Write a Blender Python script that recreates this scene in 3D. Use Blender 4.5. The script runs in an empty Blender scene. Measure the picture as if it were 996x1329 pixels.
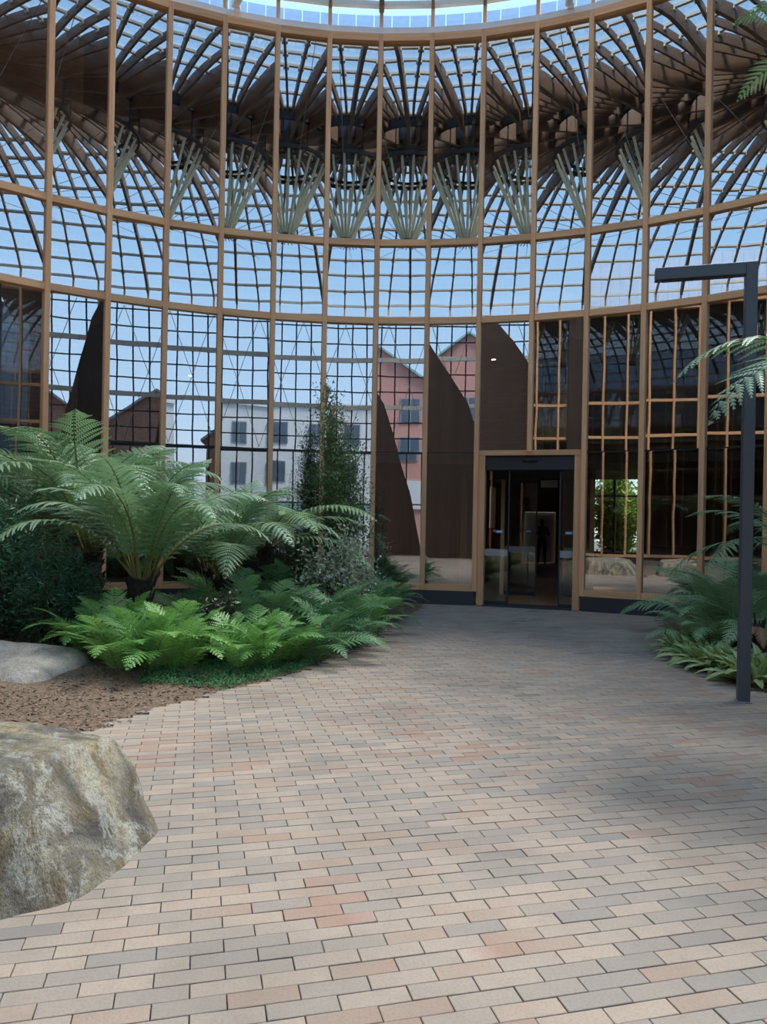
import bpy, bmesh, math, random
from mathutils import Vector, Matrix, noise

random.seed(7)
PI = math.pi
S = bpy.context.scene
COL = S.collection

# ------------------------------------------------------------------ camera
F, CX, YH, ROLL, EYE = 941.6, 485.3, 677.4, 0.0188, 1.56
cam = bpy.data.cameras.new('camera')
cam.sensor_fit = 'VERTICAL'
cam.sensor_height = 36.0
cam.lens = F / 1329 * 36.0
cam.shift_x = (498 - CX) / 1329
cam.shift_y = (YH - 664.5) / 1329
cam.clip_end = 500
camo = bpy.data.objects.new('camera', cam)
COL.objects.link(camo)
right = Vector((1, 0, ROLL)).normalized()
up = Vector((-ROLL, 0, 1)).normalized()
back = Vector((0, -1, 0))
M = Matrix((right, up, back)).transposed().to_4x4()
M.translation = (0, 0, EYE)
camo.matrix_world = M
S.camera = camo

# ------------------------------------------------------------------ sky, sun, exposure
S.view_settings.view_transform = 'Standard'
S.view_settings.look = 'None'
S.view_settings.gamma = 1
S.view_settings.use_curve_mapping = False
S.view_settings.exposure = 1.45
world = bpy.data.worlds.new('sky')
S.world = world
world.use_nodes = True
wn = world.node_tree
wn.nodes.clear()
wc = wn.nodes.new('ShaderNodeTexCoord')
wz = wn.nodes.new('ShaderNodeSeparateXYZ')
wn.links.new(wc.outputs['Generated'], wz.inputs[0])
sky = wn.nodes.new('ShaderNodeValToRGB')                    # clear sky: pale at the horizon, deeper blue above
wn.links.new(wz.outputs['Z'], sky.inputs[0])
for n_, (p_, c_) in enumerate(((0.0, (0.52, 0.58, 0.66)), (0.15, (0.36, 0.51, 0.68)), (0.35, (0.25, 0.43, 0.65)), (0.55, (0.22, 0.39, 0.62)), (1.0, (0.24, 0.37, 0.56)))):
    e_ = sky.color_ramp.elements[n_] if n_ < 2 else sky.color_ramp.elements.new(p_)
    e_.position = p_; e_.color = (*c_, 1)
wb = wn.nodes.new('ShaderNodeBackground')
wb.inputs['Strength'].default_value = 1.12
wo = wn.nodes.new('ShaderNodeOutputWorld')
wn.links.new(sky.outputs[0], wb.inputs['Color'])
wn.links.new(wb.outputs[0], wo.inputs['Surface'])
sl = bpy.data.lights.new('sun_offscreen', 'SUN')
sl.energy = 2.8
sl.angle = math.radians(22)
sl.color = (1.0, 0.955, 0.90)
so = bpy.data.objects.new('sun_offscreen', sl)
COL.objects.link(so)
SUN_DIR = Vector((-0.58, -0.36, -1.12)).normalized()      # the way the light travels
so.rotation_euler = SUN_DIR.to_track_quat('-Z', 'Y').to_euler()
so.location = (20, 40, 60)
S.cycles.transparent_max_bounces = 24
S.cycles.max_bounces = 10

# ------------------------------------------------------------------ helpers
def at(px, py, Z):
    a, b = px - CX, YH - py
    u, v = (a - ROLL * b) / (1 + ROLL ** 2), (b + ROLL * a) / (1 + ROLL ** 2)
    return Vector((u / F * Z, Z, EYE + v / F * Z))

def ground(px, py):
    a, b = px - CX, YH - py
    v = (b + ROLL * a) / (1 + ROLL ** 2)
    return at(px, py, -EYE * F / v)

def tag(o, label=None, cat=None, group=None, kind=None):
    if label: o['label'] = label
    if cat: o['category'] = cat
    if group: o['group'] = group
    if kind: o['kind'] = kind
    return o

def empty(name, loc=(0, 0, 0), rz=0, parent=None):
    o = bpy.data.objects.new(name, None)
    COL.objects.link(o)
    o.location = loc
    o.rotation_euler = (0, 0, rz)
    if parent: o.parent = parent
    return o

def mesh_from(bm, mat=None, smooth=False, name='m'):
    me = bpy.data.meshes.new(name)
    bm.to_mesh(me); bm.free()
    if mat: me.materials.append(mat)
    if smooth:
        for p in me.polygons: p.use_smooth = True
    return me

def obj(name, data, mat=None, parent=None, loc=None, rot=None, smooth=False):
    if isinstance(data, bmesh.types.BMesh):
        data = mesh_from(data, mat, smooth, name)
    o = bpy.data.objects.new(name, data)
    COL.objects.link(o)
    if loc is not None: o.location = loc
    if rot is not None: o.rotation_euler = rot
    if parent: o.parent = parent
    return o

def pyd(name, verts, faces, mat, parent=None, smooth=False, loc=None, rot=None):
    me = bpy.data.meshes.new(name)
    me.from_pydata(verts, [], faces)
    me.update()
    if mat: me.materials.append(mat)
    if smooth:
        for p in me.polygons: p.use_smooth = True
    return obj(name, me, None, parent, loc, rot)

def box(bm, c, s, rz=0.0, m=None):
    """axis box, centre c, full size s"""
    T = Matrix.Translation(c) @ Matrix.Rotation(rz, 4, 'Z') @ Matrix.Diagonal((s[0], s[1], s[2], 1))
    if m is not None: T = m @ T
    bmesh.ops.create_cube(bm, size=1, matrix=T)
    return bm

def bx(c, s, rz=0.0, bevel=0.0):
    bm = bmesh.new()
    box(bm, c, s, rz)
    if bevel:
        bmesh.ops.bevel(bm, geom=bm.edges[:], offset=bevel, segments=1, affect='EDGES')
    return bm

def tube(bm, a, b, r0, r1=None, seg=8):
    a, b = Vector(a), Vector(b)
    r1 = r0 if r1 is None else r1
    d = b - a
    q = d.to_track_quat('Z', 'Y').to_matrix().to_4x4()
    bmesh.ops.create_cone(bm, cap_ends=True, segments=seg, radius1=r0, radius2=r1, depth=d.length,
                          matrix=Matrix.Translation((a + b) / 2) @ q)
    return bm

def polytube(bm, pts, rads, seg=6):
    pts = [Vector(p) for p in pts]
    rings = []
    for i, p in enumerate(pts):
        t = (pts[min(i + 1, len(pts) - 1)] - pts[max(i - 1, 0)]).normalized()
        n = t.orthogonal().normalized() if i == 0 else (rings_n - t * rings_n.dot(t)).normalized()
        rings_n = n
        b = t.cross(n)
        rings.append([bm.verts.new(p + (n * math.cos(2 * PI * k / seg) + b * math.sin(2 * PI * k / seg)) * rads[i]) for k in range(seg)])
    for i in range(len(rings) - 1):
        for k in range(seg):
            bm.faces.new((rings[i][k], rings[i][(k + 1) % seg], rings[i + 1][(k + 1) % seg], rings[i + 1][k]))
    bm.faces.new(rings[-1])
    bm.faces.new(list(reversed(rings[0])))
    return bm

# ------------------------------------------------------------------ materials
class NT:
    def __init__(self, name):
        self.m = bpy.data.materials.new(name)
        self.m.use_nodes = True
        self.t = self.m.node_tree
        self.t.nodes.clear()
        self.out = self.n('ShaderNodeOutputMaterial')
    def n(self, kind, **kw):
        nd = self.t.nodes.new(kind)
        for k, v in kw.items():
            if k.startswith('i_'):
                nd.inputs[k[2:].replace('_', ' ')].default_value = v
            else:
                setattr(nd, k, v)
        return nd
    def l(self, a, b): self.t.links.new(a, b)
    def math(self, op, a, b=0.0):
        nd = self.n('ShaderNodeMath', operation=op)
        for i, v in enumerate((a, b)):
            if isinstance(v, (int, float)): nd.inputs[i].default_value = v
            else: self.l(v, nd.inputs[i])
        return nd.outputs[0]
    def ramp(self, fac, stops, interp='LINEAR'):
        r = self.n('ShaderNodeValToRGB')
        r.color_ramp.interpolation = interp
        e = r.color_ramp.elements
        e[0].position, e[0].color = stops[0][0], (*stops[0][1], 1)
        e[1].position, e[1].color = stops[-1][0], (*stops[-1][1], 1)
        for p, c in stops[1:-1]:
            x = e.new(p); x.color = (*c, 1)
        self.l(fac, r.inputs[0])
        return r.outputs[0]
    def mix(self, fac, a, b, mode='MIX'):
        nd = self.n('ShaderNodeMix', data_type='RGBA', blend_type=mode)
        for s, v in ((nd.inputs[0], fac), (nd.inputs[6], a), (nd.inputs[7], b)):
            if isinstance(v, (int, float)): s.default_value = v
            elif isinstance(v, tuple): s.default_value = (*v, 1)
            else: self.l(v, s)
        return nd.outputs[2]
    def noise(self, vec, scale, detail=4, rough=0.55, dist=0.0):
        nd = self.n('ShaderNodeTexNoise')
        nd.inputs['Scale'].default_value = scale
        nd.inputs['Detail'].default_value = detail
        nd.inputs['Roughness'].default_value = rough
        nd.inputs['Distortion'].default_value = dist
        if vec is not None: self.l(vec, nd.inputs['Vector'])
        return nd.outputs['Fac']
    def principled(self, color, rough=0.6, metal=0.0, bump=None, bdist=0.01, bstr=1.0, spec=None):
        p = self.n('ShaderNodeBsdfPrincipled')
        if isinstance(color, tuple): p.inputs['Base Color'].default_value = (*color, 1)
        else: self.l(color, p.inputs['Base Color'])
        if isinstance(rough, (int, float)): p.inputs['Roughness'].default_value = rough
        else: self.l(rough, p.inputs['Roughness'])
        p.inputs['Metallic'].default_value = metal
        if spec is not None: p.inputs['Specular IOR Level'].default_value = spec
        if bump is not None:
            b = self.n('ShaderNodeBump')
            b.inputs['Strength'].default_value = bstr
            b.inputs['Distance'].default_value = bdist
            self.l(bump, b.inputs['Height'])
            self.l(b.outputs[0], p.inputs['Normal'])
        self.l(p.outputs[0], self.out.inputs['Surface'])
        return p

def simple(name, col, rough=0.6, metal=0.0, var=0.12, scale=6.0):
    k = NT(name)
    tc = k.n('ShaderNodeTexCoord')
    f = k.noise(tc.outputs['Object'], scale, 3)
    c = k.mix(f, tuple(x * (1 - var) for x in col), tuple(min(1, x * (1 + var)) for x in col))
    k.principled(c, rough, metal)
    return k.m

def wood(name, dark, light, axis='Z', rough=0.55):
    k = NT(name)
    tc = k.n('ShaderNodeTexCoord')
    oi = k.n('ShaderNodeObjectInfo')
    mp = k.n('ShaderNodeMapping')
    sc = {'Z': (9, 9, 0.45), 'X': (0.45, 9, 9), 'Y': (9, 0.45, 9)}[axis]
    mp.inputs['Scale'].default_value = sc
    k.l(tc.outputs['Object'], mp.inputs['Vector'])
    off = k.n('ShaderNodeVectorMath', operation='ADD')
    k.l(mp.outputs[0], off.inputs[0])
    rr = k.math('MULTIPLY', oi.outputs['Random'], 57.0)
    k.l(rr, off.inputs[1])
    f = k.noise(off.outputs[0], 1.6, 6, 0.65, 0.5)
    c = k.ramp(f, [(0.3, dark), (0.7, light)])
    g = k.noise(off.outputs[0], 9.0, 3, 0.6)
    c2 = k.mix(k.ramp(g, [(0.3, (0.75, 0.75, 0.75)), (0.6, (1, 1, 1))]), (0, 0, 0), c) if False else k.mix(0.35, c, k.mix(g, dark, light))
    hv = k.n('ShaderNodeHueSaturation')
    k.l(k.math('ADD', k.math('MULTIPLY', oi.outputs['Random'], 0.3), 0.85), hv.inputs['Value'])
    k.l(c2, hv.inputs['Color'])
    k.principled(hv.outputs[0], rough, 0, f, 0.004, 0.5)
    return k.m

def glass(name, refl, tint, warp=0.00025, facing=0.25, gtint=(1, 1, 1)):
    """coated pane: mirror-like reflection over a tinted see-through body"""
    k = NT(name)
    tc = k.n('ShaderNodeTexCoord')
    oi = k.n('ShaderNodeObjectInfo')
    off = k.n('ShaderNodeVectorMath', operation='ADD')
    k.l(tc.outputs['Object'], off.inputs[0])
    k.l(k.math('MULTIPLY', oi.outputs['Random'], 31.0), off.inputs[1])
    b = k.n('ShaderNodeBump')
    b.inputs['Strength'].default_value = 1.0
    b.inputs['Distance'].default_value = warp
    k.l(k.noise(off.outputs[0], 1.3, 1, 0.4), b.inputs['Height'])
    g = k.n('ShaderNodeBsdfGlossy')
    g.inputs['Roughness'].default_value = 0.0
    g.inputs['Color'].default_value = (*gtint, 1)
    if warp > 0: k.l(b.outputs[0], g.inputs['Normal'])
    t = k.n('ShaderNodeBsdfTransparent')
    t.inputs['Color'].default_value = (*tint, 1)
    lw = k.n('ShaderNodeLayerWeight')
    lw.inputs['Blend'].default_value = 0.5
    fac = k.math('ADD', k.math('MULTIPLY', k.math('POWER', lw.outputs['Facing'], 5.0), (1 - refl) * 0.8), refl)
    mx = k.n('ShaderNodeMixShader')
    k.l(fac, mx.inputs[0]); k.l(t.outputs[0], mx.inputs[1]); k.l(g.outputs[0], mx.inputs[2])
    k.l(mx.outputs[0], k.out.inputs['Surface'])
    return k.m

def leafmat(name, dark, light, trans=0.3, rough=0.45, back=None):
    k = NT(name)
    oi = k.n('ShaderNodeObjectInfo')
    geo = k.n('ShaderNodeNewGeometry')
    f = k.noise(geo.outputs['Position'], 7.0, 2)
    f2 = k.math('ADD', k.math('MULTIPLY', oi.outputs['Random'], 0.6), k.math('MULTIPLY', f, 0.5))
    c = k.ramp(f2, [(0.15, dark), (0.85, light)])
    if back: c = k.mix(geo.outputs['Backfacing'], c, back)
    p = k.n('ShaderNodeBsdfPrincipled')
    k.l(c, p.inputs['Base Color'])
    p.inputs['Roughness'].default_value = rough
    t = k.n('ShaderNodeBsdfTranslucent')
    k.l(c, t.inputs['Color'])
    mx = k.n('ShaderNodeMixShader')
    mx.inputs[0].default_value = trans
    k.l(p.outputs[0], mx.inputs[1]); k.l(t.outputs[0], mx.inputs[2])
    k.l(mx.outputs[0], k.out.inputs['Surface'])
    return k.m

def emit(name, col, s):
    k = NT(name)
    e = k.n('ShaderNodeEmission')
    e.inputs['Color'].default_value = (*col, 1)
    e.inputs['Strength'].default_value = s
    k.l(e.outputs[0], k.out.inputs['Surface'])
    return k.m

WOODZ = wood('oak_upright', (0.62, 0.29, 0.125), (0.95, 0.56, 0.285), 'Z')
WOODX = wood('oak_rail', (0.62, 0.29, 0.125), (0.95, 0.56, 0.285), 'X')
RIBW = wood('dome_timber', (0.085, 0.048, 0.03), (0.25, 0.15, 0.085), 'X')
WALLW = wood('dark_board', (0.032, 0.019, 0.013), (0.075, 0.042, 0.027), 'Z')
HALLW = wood('hall_panel', (0.26, 0.11, 0.05), (0.40, 0.19, 0.09), 'Z')
HALLF = wood('hall_floor', (0.34, 0.16, 0.08), (0.52, 0.27, 0.14), 'Y', 0.35)
PANE = glass('coated_glass', 0.44, (0.80, 0.84, 0.74), 0.0006)
LOWPANE = glass('lower_glass', 0.38, (0.80, 0.84, 0.76), 0.0006)
DOORG = glass('door_glass', 0.05, (0.86, 0.90, 0.86), 0.0)
SIDEG = glass('clear_side_glass', 0.13, (0.78, 0.82, 0.72), 0.0003)
ROOFG = glass('dome_glass', 0.03, (0.93, 0.96, 0.98), 0.0)
STEEL = simple('dark_steel', (0.035, 0.038, 0.043), 0.45, 0.3)
PLINTH = simple('plinth_grey', (0.035, 0.037, 0.042), 0.5)
WHITE = simple('white_paint', (0.80, 0.80, 0.78), 0.5)
CREAM = simple('cream_steel', (0.70, 0.68, 0.60), 0.5)
PURL = simple('purlin_paint', (0.66, 0.60, 0.49), 0.6)
ROD = simple('pale_rod', (0.86, 0.80, 0.54), 0.4, 0.0)
BLACK = simple('black_plastic', (0.012, 0.012, 0.013), 0.4)
CLAD = simple('pale_blue_cladding', (0.50, 0.62, 0.78), 0.5)
LAMPP = simple('lamp_paint', (0.060, 0.068, 0.082), 0.4, 0.0)
CABLE = simple('cable_steel', (0.35, 0.35, 0.34), 0.4, 0.7)

# ------------------------------------------------------------------ geometry of the place
R = 10.0
DC = 4.13
C = Vector((0, DC, 0))
NB = 63
DPHI = 2 * PI / NB
PHI0 = -0.0031
HTOP = 11.0
def pol(r, phi, z=0.0): return Vector((C.x + r * math.sin(phi), C.y + r * math.cos(phi), z))
def wrap(a): return (a + PI) % (2 * PI) - PI
OPEN_A, OPEN_B = math.radians(125), math.radians(205)      # the street side, left open
def in_open(phi):
    p = phi % (2 * PI)
    return OPEN_A < p < OPEN_B

# beds: the paving's left and right edge as depth -> x
LEFT_EDGE = [ground(*p) for p in ((100, 957), (165, 932), (210, 918), (290, 897), (330, 888), (385, 874), (440, 852), (485, 836), (505, 815), (535, 797), (552, 788))]
RIGHT_EDGE = [ground(*p) for p in ((996, 899), (958, 889), (905, 868), (880, 852), (868, 830), (858, 806), (856, 796))]
LE = [(-6.5, -2.5), (-4.5, 0.5), (-3.3, 3.0), (-2.6, 4.5)] + [(p.x, p.y) for p in LEFT_EDGE] + [(1.0, 14.2)]
RE = [(8.5, -1.0), (6.3, 2.0), (4.9, 4.0), (4.05, 5.5)] + [(p.x, p.y) for p in RIGHT_EDGE] + [(5.0, 14.0)]
def interp(tab, y):
    if y <= tab[0][1]: return tab[0][0]
    for (x0, y0), (x1, y1) in zip(tab, tab[1:]):
        if y <= y1: return x0 + (x1 - x0) * (y - y0) / max(1e-6, y1 - y0)
    return tab[-1][0]
LE.sort(key=lambda t: t[1]); RE.sort(key=lambda t: t[1])
def bed(x, y):
    """distance into a planting bed (negative on the paving)"""
    return max(interp(LE, y) - x, x - interp(RE, y))

# ------------------------------------------------------------------ paving
TH = math.radians(13.6)
PU, PW = 0.2365, 0.0795
cT, sT = math.cos(TH), math.sin(TH)
def paver_material():
    k = NT('clay_pavers')
    geo = k.n('ShaderNodeNewGeometry')
    def dot(v):
        d = k.n('ShaderNodeVectorMath', operation='DOT_PRODUCT')
        k.l(geo.outputs['Position'], d.inputs[0]); d.inputs[1].default_value = v
        return d.outputs['Value']
    row = k.math('FLOOR', k.math('ADD', k.math('DIVIDE', dot((-sT, cT, 0)), PW), 0.5))
    half = k.math('MULTIPLY', k.math('FLOORED_MODULO', row, 2.0), 0.5)
    col = k.math('FLOOR', k.math('ADD', k.math('SUBTRACT', k.math('DIVIDE', dot((cT, sT, 0)), PU), half), 0.5))
    cb = k.n('ShaderNodeCombineXYZ')
    k.l(col, cb.inputs[0]); k.l(row, cb.inputs[1])
    w = k.n('ShaderNodeTexWhiteNoise', noise_dimensions='3D')
    k.l(cb.outputs[0], w.inputs['Vector'])
    cluster = k.noise(geo.outputs['Position'], 0.55, 2)
    f = k.math('ADD', k.math('MULTIPLY', w.outputs['Value'], 0.72), k.math('MULTIPLY', k.math('SUBTRACT', cluster, 0.31), 0.95))
    c = k.ramp(f, [(0.0, (0.10, 0.098, 0.096)), (0.05, (0.19, 0.18, 0.17)), (0.16, (0.285, 0.262, 0.232)), (0.36, (0.335, 0.292, 0.246)),
                   (0.55, (0.385, 0.325, 0.265)), (0.72, (0.42, 0.345, 0.275)), (0.84, (0.36, 0.275, 0.215)), (0.94, (0.36, 0.235, 0.175)), (1.0, (0.44, 0.37, 0.30))])
    grain = k.noise(geo.outputs['Position'], 90, 4, 0.7)
    blot = k.noise(geo.outputs['Position'], 9, 4, 0.6)
    c = k.mix(k.math('MULTIPLY', k.math('SUBTRACT', grain, 0.45), 1.6), c, (0.20, 0.17, 0.15))
    c = k.mix(k.ramp(blot, [(0.5, (0, 0, 0)), (0.8, (0.5, 0.5, 0.5))]), c, (0.30, 0.255, 0.215))
    soot = k.noise(geo.outputs['Position'], 0.8, 5, 0.6, 0.4)
    c = k.mix(k.ramp(soot, [(0.46, (0, 0, 0)), (0.68, (0.55, 0.55, 0.55))]), c, (0.19, 0.165, 0.14))
    c = k.mix(1.0, c, (0.88, 0.845, 0.81), 'MULTIPLY')
    k.principled(c, 0.75, 0, grain, 0.003, 0.6, 0.25)
    return k.m
PAVER = paver_material()

floor = tag(empty('floor'), 'brick paved forecourt of pink, beige and grey pavers', 'paving', kind='structure')
def brick_shape(bm, T):
    hx, hy, b, zt, zb = 0.1164, 0.0380, 0.0020, 0.0, -0.045
    lo = [bm.verts.new(T @ Vector((sx * hx, sy * hy, zb))) for sx, sy in ((-1, -1), (1, -1), (1, 1), (-1, 1))]
    mi = [bm.verts.new(T @ Vector((sx * hx, sy * hy, zt - b))) for sx, sy in ((-1, -1), (1, -1), (1, 1), (-1, 1))]
    tp = [bm.verts.new(T @ Vector((sx * (hx - b), sy * (hy - b), zt))) for sx, sy in ((-1, -1), (1, -1), (1, 1), (-1, 1))]
    for a, c_ in ((lo, mi), (mi, tp)):
        for i in range(4):
            bm.faces.new((a[i], a[(i + 1) % 4], c_[(i + 1) % 4], c_[i]))
    bm.faces.new(tp)
_b = bmesh.new(); brick_shape(_b, Matrix.Identity(4))
BRICK = mesh_from(_b, PAVER, name='brick')
field_v, field_f = [], []
tmpl = [tuple(v.co) for v in BRICK.vertices]
tmpf = [tuple(p.vertices) for p in BRICK.polygons]
near = []
rb = random.Random(3)
for j in range(-140, 200):
    for i in range(-75, 75):
        u, v = (i + 0.5 * (j % 2)) * PU, j * PW
        x, y = u * cT - v * sT, u * sT + v * cT
        rr = math.hypot(x, y - DC)
        if rr > 9.93 or y < -4.5: continue
        if bed(x, y) > 0.02: continue
        z = rb.uniform(-0.0015, 0.0015)
        if y > 10: z *= 0.5
        a = TH + rb.gauss(0, 0.004)
        near.append((x, y, z, a, rb.gauss(0, 0.004), rb.gauss(0, 0.004)))
def vis(b):
    x, y = b[0], b[1]
    if y < 1.9: return 1e9
    px = CX + F * x / y; py = YH + F * EYE / y + ROLL * (px - CX)
    if not (-40 < px < 1036 and py < 1345): return 1e9
    if px < 190 and py > 940: return y + 1.3      # mostly behind the boulder
    return y
near.sort(key=vis)
for n, (x, y, z, a, tx, ty) in enumerate(near):
    if n < 300:
        o = obj('brick', BRICK, None, floor, (x, y, z), (tx, ty, a))
    else:
        T = Matrix.Translation((x, y, z)) @ Matrix.Rotation(a, 4, 'Z') @ Matrix.Rotation(tx * 0.6, 4, 'X')
        k0 = len(field_v)
        field_v += [T @ Vector(c) for c in tmpl]
        field_f += [tuple(k0 + i for i in f) for f in tmpf]
tag(pyd('brick_field', field_v, field_f, PAVER, floor), kind='stuff')

# soil and mulch under everything
def mulch_material():
    k = NT('mulch')
    geo = k.n('ShaderNodeNewGeometry')
    a = k.noise(geo.outputs['Position'], 45, 5, 0.75)
    b = k.noise(geo.outputs['Position'], 3, 3)
    c = k.ramp(a, [(0.32, (0.05, 0.034, 0.023)), (0.5, (0.19, 0.135, 0.092)), (0.68, (0.40, 0.30, 0.22))])
    c = k.mix(k.math('MULTIPLY', b, 0.5), c, (0.16, 0.115, 0.08))
    k.principled(c, 0.9, 0, a, 0.02, 1.0, 0.2)
    return k.m
MULCH = mulch_material()
gv, gf, idx = [], [], {}
def soil_z(x, y):
    d = bed(x, y)
    if d <= 0: return -0.024
    return min(0.16, -0.004 + 0.085 * d) + 0.03 * noise.noise((x * 1.3, y * 1.3, 0)) * min(1, d)
N = 190
for i in range(N + 1):
    for j in range(N + 1):
        x = -10 + 20 * i / N
        y = DC - 10 + 20 * j / N
        rr = math.hypot(x, y - DC)
        if rr > 10.1: continue
        idx[i, j] = len(gv)
        gv.append((x, y, soil_z(x, y)))
for i in range(N):
    for j in range(N):
        q = [(i, j), (i + 1, j), (i + 1, j + 1), (i, j + 1)]
        if all(k in idx for k in q): gf.append([idx[k] for k in q])
tag(pyd('ground', gv, gf, MULCH, smooth=True), 'brown bark mulch of the planting beds', 'ground', kind='structure')

# wood chips lying on the visible mulch
CHIP = simple('bark_chip', (0.20, 0.125, 0.08), 0.9, 0, 0.7, 25)
cv, cf = [], []
rc = random.Random(11)
while len(cv) < 4 * 6500:
    x, y = rc.uniform(-6, 0.6), rc.uniform(4.2, 12.8)
    if rc.random() < 0.65: x, y = rc.uniform(-4.2, -1.0), rc.uniform(4.4, 8.2)
    d = bed(x, y)
    if d < -0.10 or d > 2.6 or (d < 0 and rc.random() < 0.93): continue
    if math.hypot(x + 3.42, (y - 6.62) * 1.3) < 0.75: continue          # not inside the sandy boulder
    z = max(soil_z(x, y), 0.0 if d < 0 else -1) + 0.004
    l, w_ = rc.uniform(0.008, 0.026), rc.uniform(0.003, 0.008)
    T = Matrix.Translation((x, y, z)) @ Matrix.Rotation(rc.uniform(0, 6.3), 4, 'Z') @ Matrix.Rotation(rc.gauss(0, 0.35), 4, 'X') @ Matrix.Rotation(rc.gauss(0, 0.3), 4, 'Y')
    k0 = len(cv)
    cv += [T @ Vector(p) for p in ((-l, -w_, 0), (l, -w_, 0.001), (l, w_, 0), (-l, w_, 0.002))]
    cf.append((k0, k0 + 1, k0 + 2, k0 + 3))
tag(pyd('bark_chips', cv, cf, CHIP), 'loose bark chips scattered over the mulch bed', 'mulch', kind='stuff')

# ------------------------------------------------------------------ glazed drum wall
HW = 2 * (R - 0.02) * math.sin(DPHI / 2)                  # bay width
def rail(z0, z1, d0=-0.07, d1=0.16, w=HW):
    return bx((0, (d0 + d1) / 2, (z0 + z1) / 2), (w, d1 - d0, z1 - z0))
HB = dict(plinth=(0.0, 0.27), sill=(0.27, 0.385), mid=(5.40, 5.52), up=(6.91, 7.03), head=(10.86, 11.0))
ME = {}
ME['sill'] = mesh_from(rail(*HB['sill']), WOODX)
ME['mid'] = mesh_from(rail(*HB['mid']), WOODX)
ME['up'] = mesh_from(rail(*HB['up']), WOODX)
ME['head'] = mesh_from(rail(*HB['head'], -0.09, 0.2), WOODX)
ME['plinth'] = mesh_from(rail(0.0, 0.27, -0.09, 0.2, HW - 0.012), PLINTH)
ME['joint'] = mesh_from(rail(2.90, 2.945, 0.03, 0.10), STEEL)
ME['mullion'] = mesh_from(bx((0, 0.055, (0.27 + 11.0) / 2), (0.088, 0.29, 11.0 - 0.27), 0, 0.006), WOODZ)
ME['mullion_top'] = mesh_from(bx((0, 0.055, (2.93 + 11.0) / 2), (0.088, 0.29, 11.0 - 2.93), 0, 0.006), WOODZ)
def pane_mesh(z0, z1, m, w=HW - 0.05):
    return mesh_from(bx((0, 0.012, (z0 + z1) / 2), (w, 0.006, z1 - z0)), m)
def pane_sheet(z0, z1, m, w=HW - 0.05):
    v = [(-w / 2, 0, z0), (w / 2, 0, z0), (w / 2, 0, z1), (-w / 2, 0, z1)]
    me = bpy.data.meshes.new('pane'); me.from_pydata(v, [], [(0, 1, 2, 3)]); me.update(); me.materials.append(m)
    return me
ME['pane1'] = pane_sheet(0.38, 2.91, LOWPANE)
ME['pane1b'] = pane_sheet(2.93, 5.42, PANE)
ME['pane2'] = pane_sheet(5.50, 6.93, PANE)
ME['pane3'] = pane_sheet(7.01, 10.88, PANE)
for _k, _z0, _z1 in (('pane1', 0.38, 2.91), ('pane1b', 2.93, 5.42), ('pane2', 5.50, 6.93), ('pane3', 7.01, 10.88)):
    ME['side_' + _k] = pane_sheet(_z0, _z1, SIDEG)
WALLS = {}
for nm, lab in (('wall_front', 'curved timber framed glass wall facing the courtyard with the entrance'),
                ('wall_left', 'curved timber framed glass wall on the side of the tree ferns, turning towards the street'),
                ('wall_right', 'curved timber framed glass wall on the side of the lamp post, turning towards the street')):
    WALLS[nm] = tag(empty(nm), lab, 'wall', kind='structure')
rt = random.Random(5)
for b in range(NB):
    m = b if b < NB / 2 else b - NB
    phi_m, phi = PHI0 + m * DPHI, PHI0 + (m + 0.5) * DPHI
    W = WALLS['wall_front'] if -10 <= m <= 9 else (WALLS['wall_left'] if m < 0 else WALLS['wall_right'])
    door = m in (2, 3)
    if not (in_open(phi_m - DPHI * 0.5) and in_open(phi)):
        obj('mullion', ME['mullion_top'] if m == 3 else ME['mullion'], None, W, pol(R - 0.03, phi_m), (0, 0, -phi_m))
    if in_open(phi): continue
    p, r_ = pol((R - 0.02) * math.cos(DPHI / 2), phi), (0, 0, -phi)
    for key in ('mid', 'up', 'head') + (() if door else ('sill', 'plinth', 'joint')):
        obj({'plinth': 'plinth', 'sill': 'sill', 'joint': 'glazing_bar'}.get(key, 'transom'), ME[key], None, W, p, r_)
    for key in ('pane1b', 'pane2', 'pane3') + (() if door else ('pane1',)):
        o = obj('pane', ME[key if W is WALLS['wall_front'] else 'side_' + key], None, W, p, (rt.gauss(0, 0.0008), 0, -phi + rt.gauss(0, 0.0012)))

# ------------------------------------------------------------------ dome over the courtyard
RS, ZC = 20.3, -5.9
REDGE = 10.12
HEDGE_Z = 11.7
def dz(r): return ZC + math.sqrt(RS * RS - r * r)
dome = tag(empty('glass_dome'), 'timber ribbed glass dome roof over the courtyard', 'dome', kind='structure')
def rib_mesh(r0, r1, depth, width, n=14):
    v, f = [], []
    for i in range(n + 1):
        r = r0 + (r1 - r0) * i / n
        nrm = Vector((0, r, math.sqrt(RS * RS - r * r))).normalized()
        p = Vector((0, r, dz(r)))
        dp = depth * (1.0 + 1.1 * max(0.0, min(1.0, (6.0 - r) / 3.5)))
        for s, d in ((-1, 0), (1, 0), (1, dp), (-1, dp)):
            q = p - nrm * d
            v.append((s * width / 2, q.y, q.z))
    for i in range(n):
        for k in range(4):
            a, b_ = 4 * i + k, 4 * i + (k + 1) % 4
            f.append((a, a + 4, b_ + 4, b_))
    f += [(0, 1, 2, 3), (4 * n + 3, 4 * n + 2, 4 * n + 1, 4 * n)]
    me = bpy.data.meshes.new('rib'); me.from_pydata(v, [], f); me.update(); me.materials.append(RIBW)
    return me
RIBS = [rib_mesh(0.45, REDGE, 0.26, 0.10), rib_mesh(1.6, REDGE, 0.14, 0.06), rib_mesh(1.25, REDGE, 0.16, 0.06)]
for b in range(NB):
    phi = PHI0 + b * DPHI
    obj('rib', RIBS[(0, 1, 2, 1)[b % 4] if b < 60 else 1], None, dome, C, (0, 0, -phi))
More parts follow.
